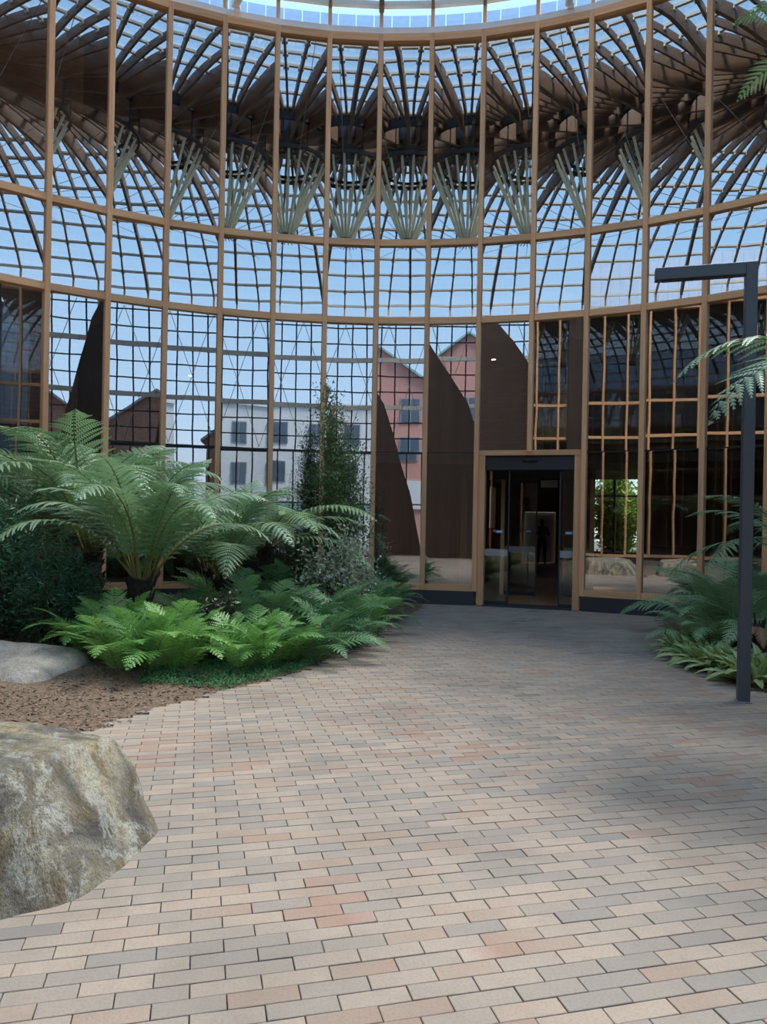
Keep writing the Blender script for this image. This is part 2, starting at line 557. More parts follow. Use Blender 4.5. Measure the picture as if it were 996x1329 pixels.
rings = [0.5 + (REDGE - 0.5) * i / 11 for i in range(12)]
for i, r in enumerate(rings[1:-1]):
    v, f = [], []
    for b in range(NB):
        phi = PHI0 + b * DPHI
        z = dz(r)
        for dr, dd in ((-0.055, 0.02), (0.055, 0.0), (0.055, -0.06), (-0.055, -0.04)):
            rr = r + dr
            v.append((rr * math.sin(phi), rr * math.cos(phi), z + dd))
    for b in range(NB):
        n = (b + 1) % NB
        for k in range(4):
            f.append((4 * b + k, 4 * b + (k + 1) % 4, 4 * n + (k + 1) % 4, 4 * n + k))
    pyd('purlin', v, f, PURL, dome, loc=C)
nb = bmesh.new()
for r in rings[4:-1]:
    for b in range(NB):
        phi = PHI0 + b * DPHI
        box(nb, (0, 0, 0), (0.15, 0.12, 0.05), 0, Matrix.Translation((r * math.sin(phi), r * math.cos(phi), dz(r) - 0.09)) @ Matrix.Rotation(-phi, 4, 'Z'))
tag(obj('node_blocks', nb, WHITE, dome, C), kind='stuff')
# roof glazing: the lowest course pane by pane, the rest as one sheet of panes
gv, gf = [], []
for i in range(11):
    for b in range(NB):
        a0, a1 = PHI0 + b * DPHI + 0.002, PHI0 + (b + 1) * DPHI - 0.002
        r0, r1 = rings[i] + 0.01, rings[i + 1] - 0.01
        vs = [(r * math.sin(a), r * math.cos(a), dz(r) + 0.035) for r, a in ((r0, a0), (r0, a1), (r1, a1), (r1, a0))]
        if i == 10:
            if b == 0:
                mid = a0 + DPHI / 2 - 0.002
                vs0 = [(r * math.sin(a), r * math.cos(a), dz(r) + 0.035) for r, a in ((r0, -DPHI / 2 + 0.002), (r0, DPHI / 2 - 0.002), (r1, DPHI / 2 - 0.002), (r1, -DPHI / 2 + 0.002))]
                edge_me = bpy.data.meshes.new('roof_pane'); edge_me.from_pydata(vs0, [], [(0, 1, 2, 3)]); edge_me.update(); edge_me.materials.append(ROOFG)
            obj('roof_pane', edge_me, None, dome, C, (0, 0, -(PHI0 + (b + 0.5) * DPHI)))
        else:
            k0 = len(gv); gv += vs; gf.append((k0, k0 + 1, k0 + 2, k0 + 3))
tag(pyd('roof_panes', gv, gf, ROOFG, dome, loc=C), kind='stuff')
def ring(name, r, z, w, h, mat, parent, n=NB, loc=C):
    v, f = [], []
    for b in range(n):
        phi = PHI0 + b * 2 * PI / n
        for rr, zz in ((r - w / 2, z - h / 2), (r + w / 2, z - h / 2), (r + w / 2, z + h / 2), (r - w / 2, z + h / 2)):
            v.append((rr * math.sin(phi), rr * math.cos(phi), zz))
    for b in range(n):
        m_ = (b + 1) % n
        for k in range(4):
            f.append((4 * b + k, 4 * b + (k + 1) % 4, 4 * m_ + (k + 1) % 4, 4 * m_ + k))
    return pyd(name, v, f, mat, parent, loc=loc)
ring('ring_beam', 10.11, 11.09, 0.26, 0.17, WHITE, dome)
ring('eaves_beam', 10.13, HEDGE_Z + 0.02, 0.10, 0.10, CREAM, dome)
post_me = mesh_from(bx((0, REDGE, 11.42), (0.07, 0.12, 0.55)), WOODZ)
cl_w = 2 * 10.13 * math.sin(DPHI / 2) - 0.07
cl_me = bpy.data.meshes.new('clerestory_pane'); cl_me.from_pydata([(-cl_w / 2, 10.11, 11.16), (cl_w / 2, 10.11, 11.16), (cl_w / 2, 10.11, 11.6), (-cl_w / 2, 10.11, 11.6)], [], [(0, 1, 2, 3)]); cl_me.update(); cl_me.materials.append(ROOFG)
for b in range(NB):
    obj('clerestory_post', post_me, None, dome, C, (0, 0, -(PHI0 + b * DPHI)))
    obj('clerestory_pane', cl_me, None, dome, C, (0, 0, -(PHI0 + (b + 0.5) * DPHI)))
ring('crown_ring', 1.27, dz(1.27) - 0.20, 0.10, 0.30, STEEL, dome, 40)
obj('crown_cap', tube(bmesh.new(), (0, 0, dz(0.5) - 0.4), (0, 0, dz(0.5) + 0.08), 0.62, 0.62, 32), STEEL, dome, C)

# lantern of rods hanging below the crown of the dome
LZ = 10.82
lan = tag(empty('dome_lantern', (C.x, C.y, LZ)), 'cone of pale rods hanging from dark rings under the dome crown', 'lantern')
zt = 13.15 - LZ
ring('outer_ring', 1.28, zt + 0.05, 0.07, 0.10, STEEL, lan, 40, (0, 0, 0))
ring('inner_ring', 0.85, zt + 0.02, 0.05, 0.08, STEEL, lan, 32, (0, 0, 0))
bm = bmesh.new()
tube(bm, (0, 0, -0.05), (0, 0, 0.16), 0.30, 0.22, 20)
for k in range(20):
    a = 2 * PI * k / 20
    tube(bm, (0.24 * math.cos(a), 0.24 * math.sin(a), -0.04), (0.40 * math.cos(a), 0.40 * math.sin(a), -0.10), 0.02, 0.012, 5)
obj('hub', bm, STEEL, lan)
for k in range(20):
    a = 2 * PI * (k + 0.5) / 20
    obj('rod', tube(bmesh.new(), (0.22 * math.cos(a), 0.22 * math.sin(a), 0.08), (1.20 * math.cos(a), 1.20 * math.sin(a), zt), 0.040, 0.040, 8), ROD, lan)
for k in range(10):
    a = 2 * PI * k / 10
    obj('strut', tube(bmesh.new(), (0.85 * math.cos(a), 0.85 * math.sin(a), zt), (1.28 * math.cos(a), 1.28 * math.sin(a), zt + 0.05), 0.022, 0.022, 6), STEEL, lan)
    obj('hanger', tube(bmesh.new(), (1.27 * math.cos(a), 1.27 * math.sin(a), zt), (1.27 * math.cos(a), 1.27 * math.sin(a), dz(1.27) - LZ - 0.1), 0.02, 0.02, 6), STEEL, lan)
for k in range(16):
    a = 2 * PI * (k + 0.25) / 16
    obj('cable', tube(bmesh.new(), (0.3 * math.cos(a), 0.3 * math.sin(a), 0), (7.4 * math.cos(a), 7.4 * math.sin(a), dz(7.4) - LZ - 0.3), 0.008, 0.008, 5), CABLE, lan)

# ------------------------------------------------------------------ street-side screen under the dome (behind the camera, seen in the glass)
scr = tag(empty('wall_back'), 'leaning glazed grid screen closing the street side of the courtyard', 'wall', kind='structure')
def scr_r(z): return REDGE + 1.5 * (1 - max(0, min(1, z / 11.0))) ** 0.8
NS = 21
DA = (OPEN_B - OPEN_A) / NS
vm = bmesh.new()
zz = [0, 2.4, 4.9, 7.0, 9.0, 11.0]
polytube(vm, [(0, scr_r(z), z) for z in zz], [0.045] * 6, 4)
SMULL = mesh_from(vm, STEEL)
for k in range(NS + 1):
    phi = OPEN_A + k * DA
    obj('screen_mullion', SMULL, None, scr, C, (0, 0, -phi))
def arc_beam(name, z, w, h, mat, a0=OPEN_A, a1=OPEN_B, n=NS, rr=None):
    v, f = [], []
    for b in range(n + 1):
        phi = a0 + (a1 - a0) * b / n
        r = rr or scr_r(z)
        for dr, dd in ((-w / 2, -h / 2), (w / 2, -h / 2), (w / 2, h / 2), (-w / 2, h / 2)):
            v.append(((r + dr) * math.sin(phi), (r + dr) * math.cos(phi), z + dd))
    for b in range(n):
        for k in range(4):
            f.append((4 * b + k, 4 * b + (k + 1) % 4, 4 * b + 4 + (k + 1) % 4, 4 * b + 4 + k))
    f += [(3, 2, 1, 0), (4 * n, 4 * n + 1, 4 * n + 2, 4 * n + 3)]
    return pyd(name, v, f, mat, scr, loc=C)
for k in range(9):
    z = 4.9 + k * 0.73
    if k % 3 == 0 and k: arc_beam('screen_beam', z, 0.16, 0.20, CREAM)
    else: arc_beam('screen_bar', z, 0.05, 0.055 if k else 0.16, STEEL)
arc_beam('screen_bar', 2.4, 0.06, 0.07, STEEL)
for k in range(3, NS - 2, 3):
    for s in (-1, 1):
        a0, a1 = OPEN_A + (k - 1.5 * s) * DA, OPEN_A + (k + 1.5 * s) * DA
        p0, p1 = pol(scr_r(5.0) - 0.35, a0, 5.0), pol(scr_r(10.8) - 0.35, a1, 10.8)
        obj('brace', tube(bmesh.new(), p0, p1, 0.014, 0.014, 5), CABLE, scr)
gv, gf = [], []
for k in range(NS):
    for z0, z1 in zip(zz, zz[1:]):
        a0, a1 = OPEN_A + k * DA, OPEN_A + (k + 1) * DA
        k0 = len(gv)
        gv += [((scr_r(z) + 0.05) * math.sin(a), (scr_r(z) + 0.05) * math.cos(a), z) for a, z in ((a0, z0), (a1, z0), (a1, z1), (a0, z1))]
        gf.append((k0, k0 + 1, k0 + 2, k0 + 3))
tag(pyd('screen_panes', gv, gf, ROOFG, scr, loc=C), kind='stuff')
# boarded cheeks with a sloping top edge on both sides of the screen; az = degrees right of straight back
def cheek(name, tab, label):
    e = tag(empty(name), label, 'wall', kind='structure')
    for (a0, h0), (a1, h1) in zip(tab, tab[1:]):
        n = max(1, int(abs(a1 - a0) / 2.0))
        for i in range(n):
            t0, t1 = i / n, (i + 1) / n
            vs, r0, r1 = [], 9.75, 9.95
            for t in (t0, t1):
                az = math.radians(a0 + (a1 - a0) * t); h = h0 + (h1 - h0) * t
                for r in (r0, r1):
                    for z in (0, h): vs.append((C.x + r * math.sin(az), C.y - r * math.cos(az), z))
            f = [(0, 1, 5, 4), (2, 6, 7, 3), (1, 3, 7, 5), (0, 4, 6, 2), (0, 2, 3, 1), (4, 5, 7, 6)]
            pyd('board', vs, f, WALLW, e)
cheek('wall_1', [(-29, 11.0), (-26, 11.0), (-20, 9.9), (-9, 7.1), (-1, 2.9), (2, 0.4)], 'dark boarded cheek wall with sloping top beside the street screen, pink building side')
cheek('wall_2', [(56, 11.0), (53, 10.0), (47, 5.8), (44, 2.8), (42, 0.4)], 'dark boarded cheek wall with sloping top beside the street screen, brick gable side')

# ------------------------------------------------------------------ rooms behind the drum
def brickwork():
    k = NT('red_brickwork')
    tc = k.n('ShaderNodeTexCoord')
    bt = k.n('ShaderNodeTexBrick')
    bt.inputs['Scale'].default_value = 1.0
    bt.inputs['Brick Width'].default_value = 0.24
    bt.inputs['Row Height'].default_value = 0.086
    bt.inputs['Mortar Size'].default_value = 0.006
    bt.inputs['Color1'].default_value = (0.20, 0.085, 0.055, 1)
    bt.inputs['Color2'].default_value = (0.28, 0.13, 0.085, 1)
    bt.inputs['Mortar'].default_value = (0.12, 0.09, 0.075, 1)
    sp = k.n('ShaderNodeSeparateXYZ'); cb = k.n('ShaderNodeCombineXYZ')
    k.l(tc.outputs['Object'], sp.inputs[0]); k.l(sp.outputs[0], cb.inputs[0]); k.l(sp.outputs[2], cb.inputs[1])
    k.l(cb.outputs[0], bt.inputs['Vector'])
    k.principled(bt.outputs['Color'], 0.85)
    return k.m
BRICKW = brickwork()
PHD = PHI0 + 3 * DPHI                                     # direction of the entrance
OUTR = 16.0
# outer wall with openings
ow = tag(empty('wall_outer'), 'dark outer wall of the rooms behind the glass', 'wall', kind='structure')
SEG = 2 * OUTR * math.sin(DPHI / 2) + 0.02
solid_me = mesh_from(bx((0, 0.1, 5.5), (SEG, 0.2, 11.0)), WALLW)
over_me = mesh_from(bx((0, 0.1, 6.93), (SEG, 0.2, 8.15)), WALLW)
wb_ = bmesh.new()
box(wb_, (0, 0.1, 0.45), (SEG, 0.2, 0.9)); box(wb_, (0, 0.1, 7.05), (SEG, 0.2, 7.9))
box(wb_, (-SEG / 2 + 0.12, 0.1, 2.0), (0.24, 0.2, 2.2)); box(wb_, (SEG / 2 - 0.12, 0.1, 2.0), (0.24, 0.2, 2.2))
box(wb_, (0, 0.1, 2.0), (0.06, 0.1, 2.2)); box(wb_, (0, 0.1, 2.35), (SEG - .4, 0.1, 0.05))
win_me = mesh_from(wb_, WALLW)
for b in range(NB):
    phi = PHI0 + (b + 0.05) * DPHI
    if in_open(phi): continue
    d = wrap(phi - PHD)
    off = math.sin(d) * OUTR
    if abs(d) < 0.5 and -2.3 < off < 1.0:
        obj('wall_panel', over_me, None, ow, pol(OUTR, phi), (0, 0, -phi))
        continue
    o = obj('wall_panel' if b not in (4,) else 'window_panel', win_me if b in (4,) else solid_me, None, ow, pol(OUTR, phi), (0, 0, -phi))
def annulus(name, r0, r1, z0, z1, mat, label, skip_open=True, kind='structure', n=NB):
    v, f = [], []
    for b in range(n):
        a0, a1 = PHI0 + b * DPHI, PHI0 + (b + 1) * DPHI
        if skip_open and in_open((a0 + a1) / 2): continue
        k0 = len(v)
        for a in (a0, a1):
            for r in (r0, r1):
                for z in (z0, z1): v.append((C.x + r * math.sin(a), C.y + r * math.cos(a), z))
        f += [tuple(k0 + i for i in q) for q in ((0, 1, 5, 4), (2, 6, 7, 3), (1, 3, 7, 5), (0, 4, 6, 2))]
    return tag(pyd(name, v, f, mat), label, name.split('_')[0], kind=kind)
annulus('floor_inner', 10.02, 16.3, -0.06, 0.0, HALLF, 'timber floor of the rooms behind the glass')
annulus('ceiling_lower', 10.9, 16.0, 2.78, 2.95, WALLW, 'dark floor slab edge behind the glass, above the entrance level')
annulus('ceiling_upper', 11.3, 16.0, 5.32, 5.46, WALLW, 'dark ceiling slab of the first storey behind the glass')
annulus('roof_flat', 10.26, 16.3, 11.0, 11.12, PLINTH, 'flat roof between the dome and the upper storey')
# brick piers seen through the glass beside the entrance and by the tree ferns
for px, Z, w_, h0, h1, lab in ((660, 17.2, 1.6, 2.95, 10.9, 'red brick pier behind the glass above the entrance doors'),
                              (12, 13.2, 2.2, 2.95, 10.9, 'wide red brick pier behind the glass beyond the tree ferns')):
    p = at(px, 600, Z)
    phi = math.atan2(p.x - C.x, p.y - C.y)
    tag(obj('brick_pier', bx((0, 0, (h0 + h1) / 2), (w_, 0.5, h1 - h0)), BRICKW, None, (p.x, p.y, 0), (0, 0, -phi)), lab, 'pier', kind='structure')
# downlights in the rooms
DL = emit('downlight_glow', (1.0, 0.93, 0.82), 6.0)
for n, (px, py) in enumerate(((7, 414), (70, 453), (247, 486), (641, 465))):
    a_, b_ = px - CX, YH - py
    p = at(px, py, (5.31 - EYE) * F / (b_ + ROLL * a_))
    e = tag(empty('downlight', (p.x, p.y, 5.31)), 'small downlight in the ceiling behind the glass, %s from the fern side brick pier' % ('first', 'second', 'third', 'fourth', 'fifth', 'sixth')[n], 'downlight', 'downlights behind the glass')
    obj('trim', tube(bmesh.new(), (0, 0, -0.03), (0, 0, 0.02), 0.06, 0.06, 14), WHITE, e)
    obj('lens', tube(bmesh.new(), (0, 0, -0.035), (0, 0, -0.03), 0.045, 0.045, 14), DL, e)

# entrance hall, in the frame of the entrance: x along the wall, y outwards
hall = empty('hall', C, -PHD)
tag(hall, 'timber lined entrance hall behind the glass doors', 'hall', kind='structure')
HX0, HX1, HY0, HY1, HH = -1.6, 0.95, 10.4, 27.0, 2.78
obj('hall_floor', bx(((HX0 + HX1) / 2, (HY0 + HY1) / 2, 0.0), (HX1 - HX0, HY1 - HY0, 0.02)), HALLF, hall)
obj('hall_ceiling', bx(((HX0 + HX1) / 2, (12 + HY1) / 2, HH + 0.05), (HX1 - HX0, HY1 - 12, 0.1)), WALLW, hall)
WY0, WY1, WZ0, WZ1 = 16.3, 17.5, 1.45, 2.62
bm = bmesh.new()
for y0, y1, z0, z1 in ((12.6, WY0, 0, HH), (WY1, HY1, 0, HH), (WY0, WY1, 0, WZ0), (WY0, WY1, WZ1, HH)):
    box(bm, (HX0 - 0.08, (y0 + y1) / 2, (z0 + z1) / 2), (0.16, y1 - y0, z1 - z0))
obj('side_wall', bm, HALLW, hall)
obj('hall_window_pane', bx((HX0 - 0.08, (WY0 + WY1) / 2, (WZ0 + WZ1) / 2), (0.012, WY1 - WY0, WZ1 - WZ0)), ROOFG, hall)
obj('outer_wall_return', bx((-2.0, 16.1, 1.43), (0.72, 0.2, 2.86)), WALLW, hall)
obj('side_wall', bx((HX1 + 0.08, (13.6 + HY1) / 2, HH / 2), (0.16, HY1 - 13.6, HH)), HALLW, hall)
bm = bmesh.new()
box(bm, ((HX1 - 0.35) / 2, HY1, HH / 2), (HX1 + 0.35, 0.16, HH)); box(bm, (-1.02, HY1, 2.45), (1.4, 0.16, 0.7))
obj('end_wall', bm, HALLW, hall)
obj('lift_door', bx((-1.02, HY1 + 0.2, 1.05), (1.4, 0.06, 2.1)), simple('grey_green_door', (0.12, 0.14, 0.12), 0.4), hall)

# ------------------------------------------------------------------ entrance doors
door = tag(empty('door_1', pol(R - 0.02, PHD), -PHD), 'glazed sliding entrance doors in a timber frame', 'door', kind='structure')
DW = HW * 2 * math.cos(DPHI / 2)
for s in (-1, 1):
    obj('jamb', bx((s * (DW / 2 - 0.105), 0.05, 1.45), (0.13, 0.22, 2.9), 0, 0.005), WOODZ, door)
obj('door_head', bx((0, 0.05, 2.915), (DW - 0.08, 0.24, 0.10), 0, 0.005), WOODX, door)
obj('operator_box', bx((0, 0.12, 2.73), (DW - 0.34, 0.22, 0.27), 0, 0.01), STEEL, door)
obj('sensor', bx((0.02, -0.02, 2.79), (0.28, 0.07, 0.07), 0, 0.01), BLACK, door)
obj('threshold', bx((0, 0.1, 0.012), (DW - 0.34, 0.5, 0.024)), PLINTH, door)
BLUE = simple('sticker_blue', (0.05, 0.25, 0.55), 0.5); RED = simple('sticker_red', (0.55, 0.06, 0.06), 0.5)
FROST = NT('frosted_band')
_t = FROST.n('ShaderNodeBsdfTransparent'); _d = FROST.n('ShaderNodeBsdfDiffuse'); _d.inputs[0].default_value = (0.7, 0.72, 0.72, 1)
_m = FROST.n('ShaderNodeMixShader'); _m.inputs[0].default_value = 0.3
FROST.l(_t.outputs[0], _m.inputs[1]); FROST.l(_d.outputs[0], _m.inputs[2]); FROST.l(_m.outputs[0], FROST.out.inputs['Surface'])
FROST = FROST.m
def leaf(x0, x1, y, side, reflect=True):
    l = obj('door_leaf', bx(((x0 + x1) / 2, y, 1.31), (x1 - x0, 0.012, 2.56)), DOORG, door)
    obj('bottom_rail', bx(((x0 + x1) / 2, y, 0.05), (x1 - x0, 0.03, 0.07)), STEEL, l)
    obj('frosted_band', bx(((x0 + x1) / 2, y - 0.008, 1.02), (x1 - x0, 0.003, 0.13)), FROST, l)
    obj('stile', bx((x1 if side < 0 else x0, y, 1.31), (0.025, 0.03, 2.56)), STEEL, l)
    xs = x1 - 0.17 if side < 0 else x0 + 0.17
    obj('sticker', bx((xs, y - 0.010, 1.42), (0.14, 0.003, 0.055)), BLUE, l)
    obj('sticker_lettering', bx((xs, y - 0.013, 1.42), (0.09, 0.002, 0.016)), WHITE, l)
    obj('sticker_roundel', tube(bmesh.new(), (xs + (-side) * -0.10, y - 0.012, 1.435), (xs + (-side) * -0.10, y - 0.006, 1.435), 0.03, 0.03, 12), RED, l)
leaf(-DW / 2 + 0.17, -DW / 2 + 0.62, 0.10, -1)
leaf(DW / 2 - 0.42, DW / 2 - 0.17, 0.10, 1)
leaf(-0.70, -0.02, 2.3, -1)
leaf(0.55, 1.1, 2.3, 1)
obj('inner_post', bx((-0.75, 2.3, 1.38), (0.08, 0.12, 2.76)), WOODZ, door)
obj('inner_post', bx((1.15, 2.3, 1.38), (0.10, 0.14, 2.76)), WOODZ, door)
obj('inner_header', bx((-0.2, 2.3, 2.66), (2.8, 0.16, 0.22)), STEEL, door)
obj('exit_sign', bx((0.25, 2.1, 2.45), (0.36, 0.05, 0.16), 0, 0.008), simple('sign_grey', (0.25, 0.26, 0.24), 0.5), door)
cr = tag(empty('card_reader', pol(R - 0.02, PHD), -PHD), 'small black card reader on the timber door jamb', 'card reader')
obj('housing', bx((DW / 2 - 0.005, -0.115, 1.14), (0.06, 0.035, 0.17), 0, 0.006), BLACK, cr)
obj('reader_face', bx((DW / 2 - 0.005, -0.134, 1.18), (0.035, 0.004, 0.04)), simple('reader_light', (0.10, 0.11, 0.12), 0.3), cr)

# ------------------------------------------------------------------ cameras on the ring beam
def cctv(px, py, lab):
    p = at(px, py, 13.4)
    phi = math.atan2(p.x - C.x, p.y - C.y)
    e = tag(empty('security_camera', pol(9.98, phi, 11.14), -phi), lab, 'security camera')
    obj('bracket', bx((0.0, 0.0, 0.05), (0.12, 0.12, 0.1), 0, 0.01), WHITE, e)
    obj('body', bx((-0.02, -0.13, 0.12), (0.13, 0.30, 0.12), 0.25, 0.02), WHITE, e)
    obj('lens', tube(bmesh.new(), (-0.06, -0.28, 0.12), (-0.065, -0.30, 0.12), 0.04, 0.04, 12), BLACK, e)
cctv(310, 14, 'white security camera on the ring beam, on the tree fern side')
cctv(741, 16, 'white security camera on the ring beam, on the lamp post side')

# ------------------------------------------------------------------ upper storey round the dome
us = tag(empty('wall_upper'), 'pale blue panelled wall of the storey set back above the glass wall', 'wall', kind='structure')
pw = 0.46
npan = int(2 * PI * 14.5 / pw)
pan_me = mesh_from(bx((0, 0, 1.72), (pw - 0.025, 0.06, 3.44)), CLAD)
for k in range(npan):
    phi = 2 * PI * k / npan
    if OPEN_A - 0.15 < phi < OPEN_B + 0.15: continue
    obj('cladding_panel', pan_me, None, us, pol(14.5, phi, 11.1), (0, 0, -phi))
ring('coping', 14.5, 14.6, 0.2, 0.1, WHITE, us) if False else None

# ------------------------------------------------------------------ outside: street, hedges, buildings
tag(pyd('street', [(-80, -80, -0.12), (80, -80, -0.12), (80, 80, -0.12), (-80, 80, -0.12)], [(0, 1, 2, 3)], simple('asphalt', (0.16, 0.16, 0.16), 0.9)), 'grey asphalt street and yard around the building', 'street', kind='structure')
WINF = simple('window_frame_grey', (0.30, 0.32, 0.33), 0.5)
WING = simple('window_pane_dark', (0.10, 0.14, 0.18), 0.1)
def building(name, loc, rz, w, d, h, wall, label, roof=None, roofh=0.0, rows=(), cols=0, ww=1.1, wh=1.6, band=None, corr=False):
    e = tag(empty(name, loc, rz), label, 'building')
    v = [(-w / 2, 0, -0.1), (w / 2, 0, -0.1), (w / 2, d, -0.1), (-w / 2, d, -0.1), (-w / 2, 0, h), (w / 2, 0, h), (w / 2, d, h), (-w / 2, d, h)]
    f = [(0, 1, 5, 4), (1, 2, 6, 5), (2, 3, 7, 6), (3, 0, 4, 7), (4, 5, 6, 7)]
    if roofh:
        v += [(0, 0, h + roofh), (0, d, h + roofh)]
        f = f[:4] + [(4, 5, 8), (6, 7, 9)]
    pyd('walls', v, f, wall, e)
    if roofh:
        o_, t = 0.35, 0.18
        for s in (-1, 1):
            a, b_ = (s * (w / 2 + o_), h - o_ * roofh / (w / 2)), (0, h + roofh)
            vs = [(a[0], -o_, a[1]), (b_[0], -o_, b_[1]), (b_[0], d + o_, b_[1]), (a[0], d + o_, a[1])]
            vs += [(x, y, z + t) for x, y, z in vs]
            pyd('roof_slope', vs, [(0, 1, 2, 3), (4, 5, 6, 7), (0, 1, 5, 4), (1, 2, 6, 5), (2, 3, 7, 6), (3, 0, 4, 7)], roof, e)
    else:
        obj('parapet', bx((0, d / 2, h + 0.12), (w + 0.3, d + 0.3, 0.24)), roof or WHITE, e)
    for z in rows:
        for c in range(cols):
            x = -w / 2 + w * (c + 0.5) / cols
            fr = obj('window', bx((x, -0.03, z), (ww, 0.1, wh)), WINF, e)
            obj('window_pane', bx((x - ww * 0.24, -0.09, z), (ww * 0.4, 0.03, wh - 0.16)), WING, fr)
            obj('window_pane', bx((x + ww * 0.24, -0.09, z), (ww * 0.4, 0.03, wh - 0.16)), WING, fr)
    if band: obj('shop_band', bx((0, -0.08, band[0]), (w, 0.16, band[1])), band[2], e)
    if corr:
        for c in range(int(w / 0.8)):
            obj('wall_rib', bx((-w / 2 + 0.4 + c * 0.8, -0.06, h / 2), (0.12, 0.12, h)), wall, e)
    return e
PINK = simple('pink_render', (0.62, 0.30, 0.25), 0.8)
TEAL = simple('teal_roofing', (0.28, 0.46, 0.44), 0.5)
WREN = simple('white_render', (0.72, 0.73, 0.72), 0.7)
DBL = simple('slate_blue_metal', (0.07, 0.10, 0.15), 0.5)
building('gabled_building', (-5.2, -27.5, 0), PI, 11.5, 14, 12.0, PINK, 'pink rendered building with teal gabled roof across the street', TEAL, 4.0, (7.2, 10.2), 3, 1.6, 2.0, (3.6, 2.2, WREN))
building('white_building', (8.75, -29.5, 0), PI, 15.0, 12, 10.8, WREN, 'white rendered building with two rows of windows across the street', WHITE, 0, (5.4, 8.6), 5, 1.3, 1.7, (2.6, 0.6, TEAL))
building('brick_building', (19.5, -20.5, 0), math.radians(180 + 34), 9.0, 12, 7.5, BRICKW, 'red brick gabled building at the street corner', simple('grey_roof', (0.2, 0.21, 0.22), 0.6), 3.2, (4.8,), 2)
building('metal_clad_building', (31.0, -16.0, 0), math.radians(180 + 50), 14.0, 14, 17.0, DBL, 'tall slate blue building with ribbed metal cladding', STEEL, 0, (), 0, corr=True)

# ------------------------------------------------------------------ plants
FERN = leafmat('tree_fern_green', (0.09, 0.19, 0.08), (0.23, 0.38, 0.18), 0.3, 0.45, (0.25, 0.37, 0.22))
FERND = leafmat('deep_fern_green', (0.06, 0.165, 0.065), (0.15, 0.30, 0.13), 0.2)
FERNB = leafmat('bright_fern_green', (0.12, 0.31, 0.07), (0.25, 0.48, 0.13), 0.3)
FERNP = leafmat('pale_fern_green', (0.30, 0.44, 0.16), (0.55, 0.64, 0.30), 0.3)
FERNG = leafmat('grey_fern_green', (0.18, 0.31, 0.145), (0.33, 0.48, 0.24), 0.25)
DRY = leafmat('dry_frond_brown', (0.22, 0.11, 0.05), (0.36, 0.20, 0.10), 0.2)
FEATH = leafmat('feathery_dark_green', (0.025, 0.075, 0.04), (0.07, 0.17, 0.08), 0.15)
SILV = leafmat('silver_leaf', (0.20, 0.25, 0.17), (0.48, 0.53, 0.40), 0.2)
OLIVE = leafmat('olive_leaf', (0.07, 0.13, 0.045), (0.19, 0.29, 0.10), 0.25)
BRONZE = leafmat('bronze_leaf', (0.03, 0.035, 0.022), (0.075, 0.075, 0.05), 0.15)
MOSS = leafmat('moss_green', (0.02, 0.085, 0.025), (0.05, 0.17, 0.05), 0.15, 0.8)
STEM = simple('stem_brown', (0.10, 0.075, 0.03), 0.7)
STALK = simple('frond_stalk', (0.16, 0.13, 0.04), 0.6)
def trunk_material():
    k = NT('tree_fern_trunk')
    tc = k.n('ShaderNodeTexCoord')
    f = k.noise(tc.outputs['Object'], 22, 5, 0.7)
    k.principled(k.ramp(f, [(0.35, (0.008, 0.006, 0.005)), (0.7, (0.06, 0.04, 0.028))]), 0.9, 0, f, 0.03, 1.0)
    return k.m
TRUNK = trunk_material()

